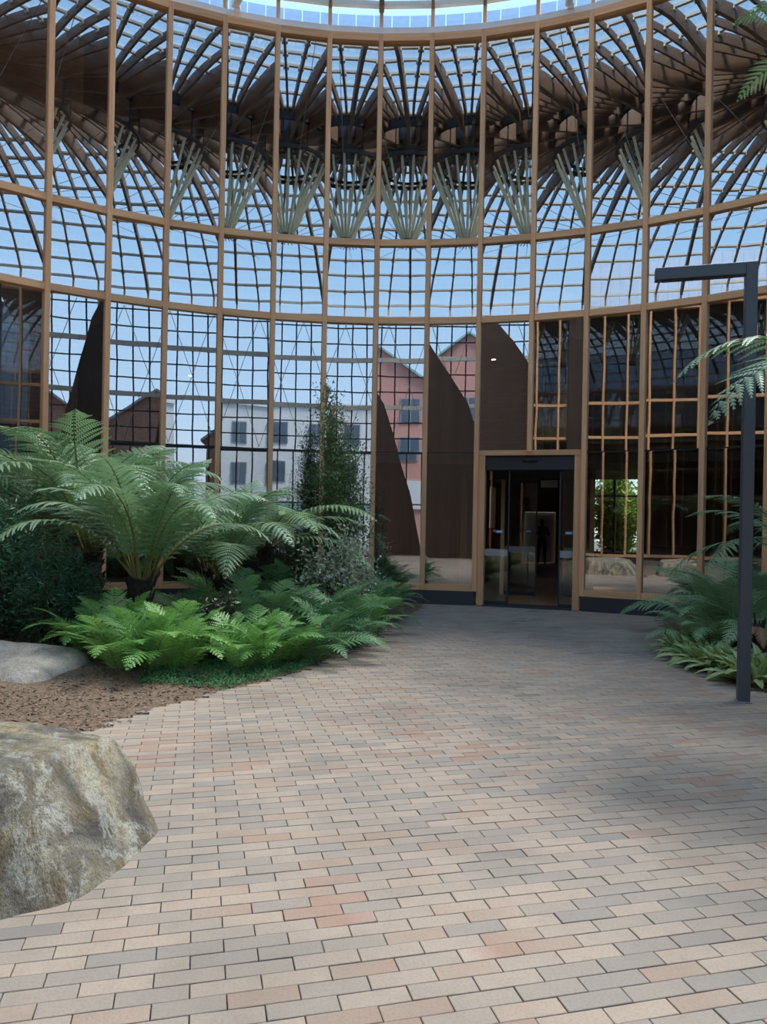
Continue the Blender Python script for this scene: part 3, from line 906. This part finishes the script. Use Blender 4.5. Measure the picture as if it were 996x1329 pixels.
def frond_mesh(seed, L, pairs, plen, nl, a0, a1, leafm, start=0.18, droop=0.25, power=1.0, stalk_r=0.012, width=1.0, simple_pinna=False):
    rg = random.Random(seed)
    V, Fc, mi = [], [], []
    steps = 40
    pts, tans = [Vector((0, 0, 0))], []
    for i in range(steps):
        s = (i + 0.5) / steps
        a = a0 + (a1 - a0) * s ** power
        t = Vector((math.cos(a), 0.05 * math.sin(3 * s + seed), math.sin(a))).normalized()
        tans.append(t); pts.append(pts[-1] + t * (L / steps))
    def P(s):
        x = s * steps; i = min(steps - 1, int(x)); return pts[i] + tans[i] * (L / steps) * (x - i), tans[i]
    # stalk
    n = 10
    for i in range(n + 1):
        p, t = P(i / n)
        r = stalk_r * (1 - 0.85 * i / n)
        side = Vector((0, 1, 0)); nr = t.cross(side).normalized()
        for k in range(4):
            c, s_ = math.cos(PI / 2 * k), math.sin(PI / 2 * k)
            V.append(p + side * c * r + nr * s_ * r)
    for i in range(n):
        for k in range(4):
            Fc.append((4 * i + k, 4 * i + (k + 1) % 4, 4 * i + 4 + (k + 1) % 4, 4 * i + 4 + k)); mi.append(1)
    for i in range(pairs):
        s = start + (0.995 - start) * i / (pairs - 1)
        q = (s - start) / (1 - start)
        ln = plen * (min(1, 0.45 + q * 1.9) if q < 0.3 else 1.0) * (1 - max(0, (q - 0.35) / 0.65) ** 1.7) * rg.uniform(0.9, 1.08) + 0.012
        p, t = P(s)
        for sd in (-1, 1):
            side = Vector((0, sd, 0))
            nr = t.cross(Vector((0, 1, 0))).normalized() * -1
            if nr.z < 0: nr = -nr
            sw = math.radians(18 + 30 * q) + rg.gauss(0, 0.05)
            dr = droop * rg.uniform(0.7, 1.3)
            d0 = (side * math.cos(sw) + t * math.sin(sw) + nr * 0.12).normalized()
            if simple_pinna:
                d = (d0 - nr * dr).normalized()
                cr_ = t * (plen * 0.16 * width)
                k0 = len(V)
                V += [p - cr_ * 0.6, p + d * ln * 0.5 - cr_ - nr * 0.01, p + d * ln, p + d * ln * 0.5 + cr_ - nr * 0.01, p + cr_ * 0.6]
                Fc.append((k0, k0 + 1, k0 + 2, k0 + 3, k0 + 4)); mi.append(0)
                continue
            m_ = max(3, int(nl * (ln / plen) + 0.5))
            q0 = p.copy()
            for j in range(m_):
                u = (j + 0.5) / m_
                d = (d0 - nr * dr * 1.6 * u).normalized()
                stp = ln / m_
                q1 = q0 + d * stp
                ll = plen * 0.135 * width * (1 - u ** 2.2) + 0.004
                fw = (t - d * t.dot(d)).normalized()
                for e in (-1, 1):
                    ld = (fw * e + d * 0.45 - nr * 0.18).normalized()
                    k0 = len(V)
                    V += [q0, q0 + d * stp * 0.92, q0 + d * stp * 0.75 + ld * ll, q0 + d * stp * 0.2 + ld * ll * 0.62]
                    Fc.append((k0, k0 + 1, k0 + 2, k0 + 3) if e * sd > 0 else (k0 + 3, k0 + 2, k0 + 1, k0)); mi.append(0)
                q0 = q1
    me = bpy.data.meshes.new('frond')
    me.from_pydata(V, [], Fc); me.update()
    me.materials.append(leafm); me.materials.append(STALK)
    for pl, m_ in zip(me.polygons, mi): pl.material_index = m_
    return me
rad = math.radians
def frond_set(base, L, pairs, plen, nl, leafm, angs, **kw):
    return [frond_mesh(base + i, L * (0.94 + 0.05 * i), pairs, plen, nl, rad(a), rad(b), leafm, **kw) for i, (a, b) in enumerate(angs)]
TF = frond_set(10, 1.85, 26, 0.43, 17, FERN, ((86, 5), (80, -22), (72, -40), (62, -52)), droop=0.42, stalk_r=0.015, width=0.44, power=1.75)
TFD = frond_set(20, 2.0, 26, 0.38, 14, FERND, ((78, 15), (66, -25), (54, -48)), droop=0.4, stalk_r=0.016, width=0.7)
TFG = frond_set(70, 1.9, 26, 0.38, 15, FERNG, ((64, -20), (52, -40), (38, -50)), droop=0.42, stalk_r=0.014, width=0.48)
GF = frond_set(30, 0.78, 17, 0.21, 10, FERNB, ((86, 20), (76, -15), (64, -40)), droop=0.2, stalk_r=0.005, start=0.12, width=0.68, power=1.5)
GD = frond_set(40, 0.85, 17, 0.21, 10, FERND, ((82, 10), (70, -25), (56, -45)), droop=0.2, stalk_r=0.005, start=0.12, width=0.68, power=1.4)
GM = frond_set(50, 1.35, 23, 0.31, 13, FERNG, ((82, 10), (70, -25), (56, -45)), droop=0.3, stalk_r=0.008, start=0.14, width=0.55, power=1.5)
GP = frond_set(60, 0.40, 26, 0.060, 1, FERNP, ((80, 15), (66, -20), (50, -35)), droop=0.15, stalk_r=0.003, start=0.06, simple_pinna=True, width=1.5)
DRYF = frond_set(80, 1.0, 22, 0.2, 8, DRY, ((20, -75),), droop=0.5, stalk_r=0.008)

def trunk_mesh(h, r, seed):
    rg = random.Random(seed)
    bm = bmesh.new()
    n = max(5, int(h / 0.12))
    polytube(bm, [(0.03 * math.sin(i), 0.03 * math.cos(1.7 * i), -0.15 + (h + 0.15) * i / n) for i in range(n + 1)],
             [r * rg.uniform(0.85, 1.1) * (1.15 - 0.25 * i / n) for i in range(n + 1)], 12)
    for k in range(int(60 * h)):
        a, z = rg.uniform(0, 2 * PI), rg.uniform(0, h)
        d = Vector((math.cos(a), math.sin(a), 0))
        tube(bm, d * r * 0.8 + Vector((0, 0, z)), d * r * rg.uniform(1.1, 1.4) + Vector((0, 0, z + rg.uniform(0.06, 0.14))), 0.018, 0.008, 4)
    return bm
def fern(name, loc, fronds, n, label, group=None, scale=1.0, seed=1, trunk=0.0, tr=0.13, only=None, tilt=0.09, skew=None):
    rg = random.Random(seed)
    e = tag(empty(name, loc, 0), label, 'fern', group)
    if trunk: obj('trunk', trunk_mesh(trunk, tr, seed), TRUNK, e)
    off = rg.uniform(0, 6)
    for k in range(n):
        az = off + k * 2.39996 if only is None else rad(only[k % len(only)]) + rg.gauss(0, 0.08)
        lvl = k / max(1, n - 1)
        i = min(len(fronds) - 1, int(lvl * len(fronds)))
        o = obj('frond', fronds[i], None, e, (0.6 * tr * math.cos(az), 0.6 * tr * math.sin(az), trunk - 0.03), (rg.gauss(0, 0.12), rg.gauss(0, tilt), az))
        s = scale * rg.uniform(0.86, 1.1)
        o.scale = (s, s, s)
    return e
def gz(p): return (p.x, p.y, max(-0.01, soil_z(p.x, p.y)) - 0.01)
def gpos(px, Z):
    p = at(px, 700, Z); return Vector((p.x, Z, 0))

p = gpos(186, 8.2)
fern('tree_fern', gz(p), TF, 25, 'large spreading tree fern whose short dark trunk stands behind bright ground ferns', None, 0.95, 4, 0.74, 0.15)
p = gpos(118, 9.6)
fern('tree_fern', gz(p), TF, 24, 'tall upright tree fern close behind the spreading one, nearer the glass', None, 1.22, 9, 0.98, 0.15)
p = gpos(25, 9.9)
fern('tree_fern', gz(p), TF, 18, 'low tree fern half hidden between the feathery bushes', None, 0.95, 52, 0.72, 0.13)
p = gpos(292, 9.5)
fern('tree_fern', gz(p), TF, 18, 'low spreading tree fern behind the bronze shrub', None, 0.95, 57, 0.62, 0.12)
p = gpos(345, 10.6)
fern('tree_fern', gz(p), TFG, 16, 'grey green tree fern beside the slender tree', None, 1.0, 13, 1.05, 0.11)
p = gpos(270, 11.4)
fern('tree_fern', gz(p), TFD, 12, 'dark tree fern deep in the bed against the glass wall', None, 0.9, 23, 0.6, 0.12)
# right bed
p = Vector((4.15, 5.4, 0))
fern('tall_tree_fern', gz(p), TF[1:], 13, 'tall tree fern beside the lamp post with one frond reaching across it', None, 1.12, 31, 2.15, 0.12, only=(200, 250, 300, 345, 30, 70, 225, 275, 320, 5, 55, 172, 184))
p = Vector((5.6, 8.3, 0))
fern('tall_tree_fern', gz(p), TF, 11, 'tallest tree fern with its crown high above the lamp arm', None, 0.98, 35, 6.7, 0.12)
p = gpos(1035, 9.6)
fern('tree_fern', gz(p), TFG, 13, 'grey green tree fern behind the lamp post in front of the glass', None, 0.85, 41, 1.15, 0.12)

# ground ferns along the beds
ORD = ('first', 'second', 'third', 'fourth', 'fifth', 'sixth', 'seventh', 'eighth', 'ninth', 'tenth', 'eleventh', 'twelfth')
k = 100
GL = 'bright green ground fern with arching lacy fronds at the foot of the spreading tree fern'
for n, (px, py, s) in enumerate(((118, 868, 0.95), (150, 862, 1.0), (158, 884, 1.0), (196, 880, 1.1), (215, 862, 1.1), (232, 878, 1.0))):
    k += 1; fern('ground_fern', gz(ground(px, py)), GF, 13, 'bright green lacy ground fern under the spreading tree fern, %s from the sandy boulder' % ORD[n], 'bright ground ferns under the spreading tree fern', s, k)
GL2 = 'bright green ground fern at the paving edge in front of the bronze shrub'
for n, (px, py, s) in enumerate(((312, 872, 0.9), (330, 858, 0.9), (345, 868, 0.95), (372, 860, 0.9))):
    k += 1; fern('ground_fern', gz(ground(px, py)), GF, 12, 'bright green ground fern at the paving edge, %s from the bronze shrub' % ORD[n], 'bright ground ferns at the paving edge', s, k)
GL3 = 'green ground fern in the row along the paving edge below the silver shrub'
for n, (px, py, s) in enumerate(((405, 858, 1.0), (430, 848, 1.05), (452, 838, 1.1), (470, 826, 1.1), (482, 812, 1.05), (492, 800, 1.0), (504, 791, 0.95), (425, 832, 1.15), (395, 842, 1.2))):
    k += 1; fern('ground_fern', gz(ground(px, py)), GF if n in (3, 4, 6) else GD, 12, 'green fern in the row below the silver shrubs, %s from the bright ferns' % ORD[n], 'ground ferns along the path', s, k)
SHL = ('dark shade fern behind the low sandy boulder', 'dark shade fern at the foot of the dense feathery bush', 'dark shade fern beside the bronze shrub', 'large dark shade fern between bronze shrub and silver shrub', 'dark shade fern in front of the grey green tree fern trunk', 'dark shade fern behind the bronze shrub', 'dark shade fern between sandy boulder and spreading tree fern trunk', 'largest dark shade fern under the grey green tree fern', 'dark shade fern in front of the silver shrub', 'dark shade fern between silver shrub and glass wall sill', 'dark shade fern between the spreading tree fern trunk and the bronze shrub')
GL4 = 'dark green fern in the shade between the tree fern trunks and the path'
for n, (px, py, s) in enumerate(((60, 845, 1.2), (20, 840, 1.1), (300, 838, 1.3), (345, 836, 1.4), (380, 820, 1.4), (290, 815, 1.3), (90, 835, 1.0), (340, 812, 1.5), (410, 808, 1.4), (440, 800, 1.3), (250, 842, 1.1))):
    k += 1; fern('shade_fern', gz(ground(px, py)), GD, 12, SHL[n], 'shade ferns in the bed', s, k)
GL5 = 'grey green lacy fern in the bed beside the lamp post'
for n, (px, py, s) in enumerate(sorted(((930, 832, 0.8), (948, 842, 0.95), (988, 852, 0.95), (936, 821, 0.72), (935, 824, 1.05), (980, 832, 1.1), (925, 848, 0.75), (965, 836, 1.0)), key=lambda t: t[1])):
    k += 1; fern('lacy_fern', gz(ground(px, py)), GM, 13, 'grey green lacy fern in the bed by the lamp post, %s from the glass wall' % ORD[n], 'lacy ferns behind the lamp post', s, k)
GL6 = 'pale yellow green low fern at the paving edge by the lamp post'
for n, (px, py, s) in enumerate(sorted(((888, 848, 1.0), (905, 858, 1.05), (922, 866, 1.1), (942, 872, 1.05), (978, 886, 1.15), (900, 842, 1.0), (930, 856, 1.1), (992, 880, 1.1), (960, 872, 1.0), (890, 835, 1.0)), key=lambda t: t[1])):
    k += 1; fern('low_fern', gz(ground(px, py)), GP, 30, 'pale yellow green low fern by the lamp post, %s from the glass wall' % ORD[n], 'pale low ferns at the paving edge', s, k)
e = tag(empty('dry_fern', gz(ground(985, 868))), 'withered brown fern behind the pale ferns by the lamp post', 'fern')
for a in (150, 185, 215, 250, 120):
    o = obj('frond', DRYF[0], None, e, (0, 0, 0.42), (0, 0, rad(a))); o.scale = (0.45, 0.45, 0.45)
obj('stump', trunk_mesh(0.45, 0.05, 77), TRUNK, e)

def shrub(name, loc, label, leafm, h, rx, n_st, n_leaf, ll, lw, seed, base=0.1, up=0.6, taper=0.5, lean=(0, 0), shape=None):
    """stems that fork upwards carrying single leaves"""
    rg = random.Random(seed)
    e = tag(empty(name, loc), label, 'shrub')
    bm = bmesh.new()
    V, Fc = [], []
    stems = []
    for i in range(n_st):
        a = rg.uniform(0, 2 * PI); rr = rx * math.sqrt(rg.random())
        hh = h * rg.uniform(0.62, 1.0) * (1 - taper * (rr / rx) ** 2)
        top = Vector((rr * math.cos(a) + lean[0], rr * math.sin(a) + lean[1], hh))
        b0 = Vector((0.15 * rx * math.cos(a), 0.15 * rx * math.sin(a), -0.05))
        pts = [b0.lerp(top, t) + Vector((0, 0, 0)) + Vector((rg.gauss(0, 0.02), rg.gauss(0, 0.02), h * 0.12 * math.sin(PI * t))) for t in (0, 0.25, 0.5, 0.75, 1.0)]
        stems.append(pts)
        polytube(bm, pts, [0.012, 0.010, 0.007, 0.005, 0.002], 4)
    for i in range(n_leaf):
        pts = rg.choice(stems)
        t = base + (1 - base) * rg.random() ** 0.8
        x = t * 4; j = min(3, int(x))
        p = pts[j].lerp(pts[j + 1], x - j) + Vector((rg.gauss(0, 1), rg.gauss(0, 1), rg.gauss(0, 0.8))) * (0.16 * rx + 0.02)
        d = Vector((rg.gauss(0, 1), rg.gauss(0, 1), rg.gauss(up, 0.7))).normalized()
        w = d.cross(Vector((rg.gauss(0, 1), rg.gauss(0, 1), rg.gauss(0, 1)))).normalized() * lw * rg.uniform(0.7, 1.2)
        l = ll * rg.uniform(0.7, 1.3)
        k0 = len(V)
        V += [p, p + d * l * 0.45 + w, p + d * l, p + d * l * 0.45 - w]
        Fc.append((k0, k0 + 1, k0 + 2, k0 + 3))
    obj('stems', bm, STEM, e)
    tag(pyd('foliage', V, Fc, leafm, e), kind='stuff')
    return e
shrub('slender_tree', gz(gpos(436, 11.4)), 'slender young tree with fine olive foliage reaching up in front of the glass', OLIVE, 4.55, 0.50, 34, 13000, 0.06, 0.010, 201, 0.12, 0.9, 0.6)['category'] = 'tree'
shrub('slender_tree', gz(gpos(385, 12.0)), 'lower sparse young tree with fine olive foliage between the tree ferns and the taller one', OLIVE, 2.6, 0.42, 16, 2600, 0.045, 0.007, 202, 0.15, 0.9, 0.6)['category'] = 'tree'
shrub('silver_shrub', gz(gpos(432, 10.0)), 'shrub with small silvery grey leaves behind the path edge ferns', SILV, 1.75, 0.52, 40, 2600, 0.06, 0.017, 203, 0.25, 0.5, 0.5)
shrub('silver_shrub', gz(gpos(462, 10.9)), 'smaller silvery shrub right against the timber sill of the glass wall', SILV, 1.35, 0.38, 24, 1300, 0.055, 0.016, 204, 0.25, 0.5, 0.5)
shrub('bronze_shrub', gz(ground(285, 862)), 'small dark bronze leaved shrub between bright ground ferns', BRONZE, 0.80, 0.22, 22, 1700, 0.060, 0.013, 205, 0.1, 0.6, 0.3)
shrub('feathery_bush', gz(gpos(-35, 8.1)), 'dense dark green feathery bush beside the upright tree fern', FEATH, 2.05, 0.85, 90, 24000, 0.085, 0.006, 206, 0.05, 0.1, 0.45)
shrub('feathery_bush', gz(gpos(66, 7.9)), 'lower dark feathery bush between the dense one and the tree fern trunks', FEATH, 1.25, 0.48, 60, 11000, 0.075, 0.006, 207, 0.05, 0.0, 0.35)
def strap(name, loc, label, leafm, n, L, seed, group=None):
    rg = random.Random(seed)
    e = tag(empty(name, loc), label, 'grass plant', group)
    for i in range(n):
        V, Fc = [], []
        a, el = rg.uniform(0, 2 * PI), rg.uniform(0.9, 1.4)
        l = L * rg.uniform(0.7, 1.1); p = Vector((0, 0, 0)); w = 0.014
        side = Vector((-math.sin(a), math.cos(a), 0))
        m_ = 7
        for j in range(m_ + 1):
            ww = w * (1 - (j / m_) ** 2) + 0.001
            V += [p + side * ww, p - side * ww]
            ang = el - 1.7 * (j / m_) ** 1.3
            p = p + Vector((math.cos(a) * math.cos(ang), math.sin(a) * math.cos(ang), math.sin(ang))) * l / m_
        for j in range(m_): Fc.append((2 * j, 2 * j + 1, 2 * j + 3, 2 * j + 2))
        pyd('blade', V, Fc, leafm, e)
for n, (px, py) in enumerate(((232, 826), (420, 812), (375, 805), (448, 815))):
    strap('strap_leaf_plant', gz(ground(px, py)), ('tuft of dark strap leaves beside the spreading tree fern trunk', 'tuft of dark strap leaves in front of the silver shrub', 'tuft of dark strap leaves under the grey green tree fern', 'tuft of dark strap leaves between silver shrub and paving ferns')[n], FERND, 26, 0.75, 300 + n, 'strap leaved tufts in the bed')
# moss carpet along the front of the left bed
V, Fc = [], []
rg = random.Random(400)
while len(V) < 4 * 9000:
    px, py = rg.uniform(180, 500), rg.uniform(800, 896)
    q = ground(px, py); d = bed(q.x, q.y)
    if d < 0.02 or d > 0.75 + 0.3 * math.sin(q.y * 2): continue
    z = soil_z(q.x, q.y) + rg.uniform(0.0, 0.05)
    dv = Vector((rg.gauss(0, 1), rg.gauss(0, 1), abs(rg.gauss(0.5, 0.6)))).normalized()
    w = dv.orthogonal().normalized() * 0.008
    b0 = Vector((q.x, q.y, z)); k0 = len(V)
    V += [b0, b0 + dv * 0.012 + w, b0 + dv * 0.026, b0 + dv * 0.012 - w]
    Fc.append((k0, k0 + 1, k0 + 2, k0 + 3))
tag(pyd('moss_carpet', V, Fc, MOSS), 'low mossy groundcover along the paving edge', 'groundcover', kind='stuff')

# hedges and trees outside the windows of the rooms
HEDGE = leafmat('hedge_leaf', (0.10, 0.22, 0.03), (0.30, 0.46, 0.08), 0.35)
for phi_k, off_ in ((4.0, 1.85), (4.7, 3.6)):
    shrub('garden_shrub', pol(17.5, PHD + off_ / 17.5, -0.05), 'yellow green garden shrub outside the window behind the glass, %s the entrance hall' % ('nearer' if phi_k < 4.5 else 'farther from'), HEDGE, 3.7, 0.72, 60, 15000, 0.12, 0.035, int(500 + phi_k * 10), 0.02, 0.3, 0.3)['group'] = 'garden shrubs outside the windows'

# ------------------------------------------------------------------ boulders
def rock_material(name, cols, moss=True):
    k = NT(name)
    tc = k.n('ShaderNodeTexCoord')
    mp = k.n('ShaderNodeMapping')
    mp.inputs['Rotation'].default_value = (0.3, 0.7, 0.2)
    mp.inputs['Scale'].default_value = (1.0, 1.0, 0.55)
    k.l(tc.outputs['Object'], mp.inputs['Vector'])
    v = mp.outputs[0]
    a = k.noise(v, 3.2, 6, 0.6, 0.6)
    b = k.noise(v, 11, 7, 0.7, 0.3)
    g = k.noise(v, 95, 4, 0.8)
    w = k.noise(v, 6.0, 8, 0.8, 0.4)
    c = k.ramp(a, [(0.34, cols[0]), (0.46, cols[1]), (0.56, cols[2]), (0.68, cols[3])])
    c = k.mix(k.ramp(b, [(0.46, (0, 0, 0)), (0.62, (0.75, 0.75, 0.75))]), c, cols[4])
    c = k.mix(k.ramp(w, [(0.52, (0, 0, 0)), (0.58, (0.6, 0.6, 0.6)), (0.66, (0.15, 0.15, 0.15))]), c, cols[5])
    c = k.mix(k.ramp(g, [(0.34, (0.75, 0.75, 0.75)), (0.5, (0, 0, 0))]), c, (0.05, 0.05, 0.045))
    vo = k.n('ShaderNodeTexVoronoi', feature='DISTANCE_TO_EDGE')
    vo.inputs['Scale'].default_value = 3.0
    ds = k.n('ShaderNodeVectorMath', operation='ADD')
    nz = k.n('ShaderNodeTexNoise'); nz.inputs['Scale'].default_value = 4.0; k.l(v, nz.inputs['Vector'])
    k.l(v, ds.inputs[0]); k.l(nz.outputs['Color'], ds.inputs[1]); k.l(ds.outputs[0], vo.inputs['Vector'])
    hsum = k.math('ADD', k.math('MULTIPLY', b, 0.7), k.math('ADD', k.math('MULTIPLY', g, 0.22), k.math('MULTIPLY', a, 0.8)))
    k.principled(c, 0.85, 0, hsum, 0.05, 1.0, 0.25)
    return k.m
ROCK = rock_material('boulder_stone', ((0.09, 0.085, 0.075), (0.22, 0.20, 0.16), (0.34, 0.305, 0.22), (0.47, 0.37, 0.20), (0.17, 0.125, 0.06), (0.54, 0.55, 0.48)))
ROCK2 = rock_material('sandy_stone', ((0.28, 0.26, 0.22), (0.38, 0.35, 0.30), (0.44, 0.40, 0.34), (0.47, 0.42, 0.34), (0.34, 0.30, 0.24), (0.52, 0.50, 0.46)))
def boulder(name, loc, planes, label, mat, seed, amp=0.05, sub=6, k_=14.0):
    bm = bmesh.new()
    bmesh.ops.create_icosphere(bm, subdivisions=sub, radius=1.0)
    for v in bm.verts:
        n = v.co.normalized()
        acc = 0.0
        for pn, d in planes:
            c = n.dot(pn)
            if c > 0: acc += (c / d) ** k_
        r = acc ** (-1 / k_)
        q = n * r
        f = noise.fractal(q * 1.6 + Vector((seed, 0, 0)), 1.0, 2.0, 4) * amp + noise.fractal(q * 7 + Vector((0, seed, 0)), 0.9, 2.0, 4) * amp * 0.22
        cr_ = noise.voronoi(q * 2.6 + Vector((seed, seed, 0)))[0]
        f += (min(0.5, cr_[0]) - 0.3) * amp * 0.9
        v.co = q * (1 + f / max(r, 0.2) * 0.8)
    o = obj(name, bm, mat, None, loc, smooth=True)
    return tag(o, label, 'rock')
def pl(x, y, z, d): return (Vector((x, y, z)).normalized(), d)
boulder('boulder', (-1.93, 3.45, 0.08), [pl(0, 0, -1, 0.35), pl(0.04, 0.10, 1, 0.40), pl(0.80, -0.12, 0.60, 0.645), pl(1, -0.1, 0.12, 0.93), pl(0.9, -0.45, -0.1, 0.93), pl(0.45, -0.85, 0.42, 0.72), pl(-0.2, -0.9, 0.35, 0.74),
                                       pl(-0.8, -0.3, 0.4, 0.85), pl(-0.6, 0.7, 0.3, 0.8), pl(0.3, 0.9, 0.4, 0.62), pl(0.75, 0.6, 0.2, 0.78), pl(0.2, -1, -0.1, 0.84)],
        'large mottled grey and tan boulder on the brick paving', ROCK, 3.3, 0.045, 6, 30.0)
boulder('boulder', (-3.42, 6.62, -0.03), [pl(0, 0, -1, 0.3), pl(0.12, -0.2, 1, 0.30), pl(0.7, -0.3, 0.6, 0.55), pl(1, 0, 0.1, 0.74), pl(0, -1, 0.35, 0.42), pl(-1, 0, 0.2, 0.9), pl(0, 1, 0.3, 0.5), pl(0.7, -0.7, 0.1, 0.6)],
        'low pale sandy boulder half under the ferns in the mulch bed', ROCK2, 8.1, 0.05, 5)
boulder('boulder', tuple(gpos(232, 8.9) + Vector((0, 0, 0.08))), [pl(0, 0, -1, 0.2), pl(0, -0.2, 1, 0.22), pl(1, 0, 0.4, 0.35), pl(-1, 0, 0.4, 0.35), pl(0, -1, 0.4, 0.3), pl(0, 1, 0.3, 0.3)],
        'small pale stone behind the trunk of the spreading tree fern', ROCK2, 1.7, 0.03, 4)

# ------------------------------------------------------------------ lamp post
b0 = ground(965, 911)
lp = tag(empty('lamp_post', (b0.x, b0.y, 0)), 'slim dark grey square lamp post with a horizontal arm', 'lamp post')
LH = 3.96
tip = at(851, 330, b0.y + 0.22)
ax = Vector((tip.x - b0.x, tip.y - b0.y, 0))
al = ax.length; ang = math.atan2(ax.y, ax.x)
lp.rotation_euler = (0, 0, ang)
obj('post', bx((0, 0, LH / 2), (0.098, 0.098, LH), 0, 0.004), LAMPP, lp)
obj('arm', bx((al / 2 + 0.049 / 2, 0, LH - 0.055), (al - 0.049, 0.098, 0.11), 0, 0.004), LAMPP, lp)
obj('light_slot', bx((al * 0.55, 0, LH - 0.113), (al * 0.75, 0.066, 0.008)), BLACK, lp)
obj('base_plate', bx((0, 0, 0.006), (0.125, 0.125, 0.014)), simple('base_grey', (0.25, 0.25, 0.25), 0.7), lp)

# ------------------------------------------------------------------ person in the hall
def person():
    g = ground(703, 733)
    e_loc = Vector((g.x, g.y, 0.012))
    J = {'pel': (0, 0, 0.95), 'waist': (0, 0, 1.08), 'chest': (0, 0.01, 1.30), 'sho': (0, 0, 1.44), 'neck': (0, 0.015, 1.53), 'head0': (0, 0.035, 1.60), 'head1': (0, 0.05, 1.70), 'head2': (0, 0.03, 1.78)}
    E_ = [('pel', 'waist'), ('waist', 'chest'), ('chest', 'sho'), ('sho', 'neck'), ('neck', 'head0'), ('head0', 'head1'), ('head1', 'head2')]
    rads = {'pel': (0.17, 0.12), 'waist': (0.16, 0.11), 'chest': (0.185, 0.125), 'sho': (0.12, 0.09), 'neck': (0.055, 0.055), 'head0': (0.07, 0.085), 'head1': (0.085, 0.10), 'head2': (0.055, 0.065)}
    for s, t in ((-1, 'l'), (1, 'r')):
        J.update({'sh' + t: (s * 0.18, 0, 1.43), 'el' + t: (s * 0.27, 0.04, 1.16), 'wr' + t: (s * 0.17, 0.24, 1.13), 'pa' + t: (s * 0.13, 0.31, 1.15),
                  'hi' + t: (s * 0.095, 0, 0.90), 'kn' + t: (s * 0.115, 0.015, 0.50), 'an' + t: (s * 0.125, -0.02, 0.09), 'to' + t: (s * 0.145, 0.15, 0.035)})
        for k_, f_ in enumerate((0.035, 0.012, -0.010, -0.030)):
            J['f%d' % k_ + t] = (s * (0.125 - 0.012 * k_), 0.36 - 0.006 * abs(k_ - 1), 1.165 + f_)
            E_.append(('pa' + t, 'f%d' % k_ + t)); rads['f%d' % k_ + t] = (0.010, 0.010)
        J['th' + t] = (s * 0.09, 0.31, 1.19); E_.append(('pa' + t, 'th' + t)); rads['th' + t] = (0.011, 0.011)
        E_ += [('sho', 'sh' + t), ('sh' + t, 'el' + t), ('el' + t, 'wr' + t), ('wr' + t, 'pa' + t), ('pel', 'hi' + t), ('hi' + t, 'kn' + t), ('kn' + t, 'an' + t), ('an' + t, 'to' + t)]
        rads.update({'sh' + t: (0.068, 0.068), 'el' + t: (0.047, 0.047), 'wr' + t: (0.030, 0.030), 'pa' + t: (0.036, 0.026), 'hi' + t: (0.098, 0.098), 'kn' + t: (0.066, 0.066), 'an' + t: (0.047, 0.047), 'to' + t: (0.042, 0.035)})
    ks = list(J)
    me = bpy.data.meshes.new('body')
    me.from_pydata([J[k_] for k_ in ks], [(ks.index(a), ks.index(b)) for a, b in E_], [])
    o = obj('person', me)
    sk = o.modifiers.new('skin', 'SKIN')
    for i, k_ in enumerate(ks):
        me.skin_vertices[0].data[i].radius = rads[k_]
    me.skin_vertices[0].data[ks.index('pel')].use_root = True
    ss = o.modifiers.new('sub', 'SUBSURF'); ss.levels = 2; ss.render_levels = 2
    dg = bpy.context.evaluated_depsgraph_get()
    nm = bpy.data.meshes.new_from_object(o.evaluated_get(dg))
    o.modifiers.clear()
    o.data = nm
    nm.materials.clear()
    for m_ in (simple('skin', (0.45, 0.27, 0.19), 0.6), simple('hi_vis_yellow', (0.62, 0.62, 0.04), 0.7), simple('navy_trousers', (0.012, 0.013, 0.02), 0.8), simple('dark_hair', (0.012, 0.009, 0.008), 0.7), simple('boot', (0.02, 0.016, 0.013), 0.6)):
        nm.materials.append(m_)
    for pg in nm.polygons:
        c = pg.center; pg.use_smooth = True
        arm = abs(c.x) > 0.2 or c.y > 0.17
        if c.z < 0.12: i = 4
        elif c.z < 0.98 and not (c.y > 0.17): i = 2
        elif c.z > 1.655 and c.y < 0.10 or c.z > 1.74 or (c.z > 1.58 and c.y < 0.02): i = 3
        elif c.z > 1.50 and abs(c.x) < 0.1: i = 0
        elif arm and c.z < 1.24: i = 0
        else: i = 1
        pg.material_index = i
    o.location = e_loc
    o.rotation_euler = (0, 0, math.radians(-12))
    tag(o, 'person in a yellow shirt and dark trousers standing with back turned in the hall', 'person')
    bm = bmesh.new()
    tube(bm, (0, 0.145, 1.655), (0, 0.165, 1.64), 0.014, 0.01, 8)
    obj('nose', bm, nm.materials[0], o)
    for s in (-1, 1):
        obj('ear', tube(bmesh.new(), (s * 0.082, 0.035, 1.65), (s * 0.098, 0.03, 1.655), 0.026, 0.018, 8), nm.materials[0], o)
        obj('eye', tube(bmesh.new(), (s * 0.032, 0.130, 1.675), (s * 0.032, 0.143, 1.675), 0.010, 0.008, 8), BLACK, o)
    obj('mouth', bx((0, 0.130, 1.60), (0.045, 0.012, 0.010)), simple('lip', (0.35, 0.14, 0.11), 0.6), o)
    obj('back_print', bx((0, -0.118, 1.36), (0.12, 0.004, 0.035)), WHITE, o)
    ph = tag(obj('phone', bx((0, 0, 0), (0.075, 0.012, 0.15), 0, 0.003), BLACK), 'small dark phone held by the person in the yellow shirt', 'phone')
    ph.location = o.matrix_basis @ Vector((0, 0.345, 1.17)); ph.rotation_euler = (-0.6, 0, math.radians(-12))
person()
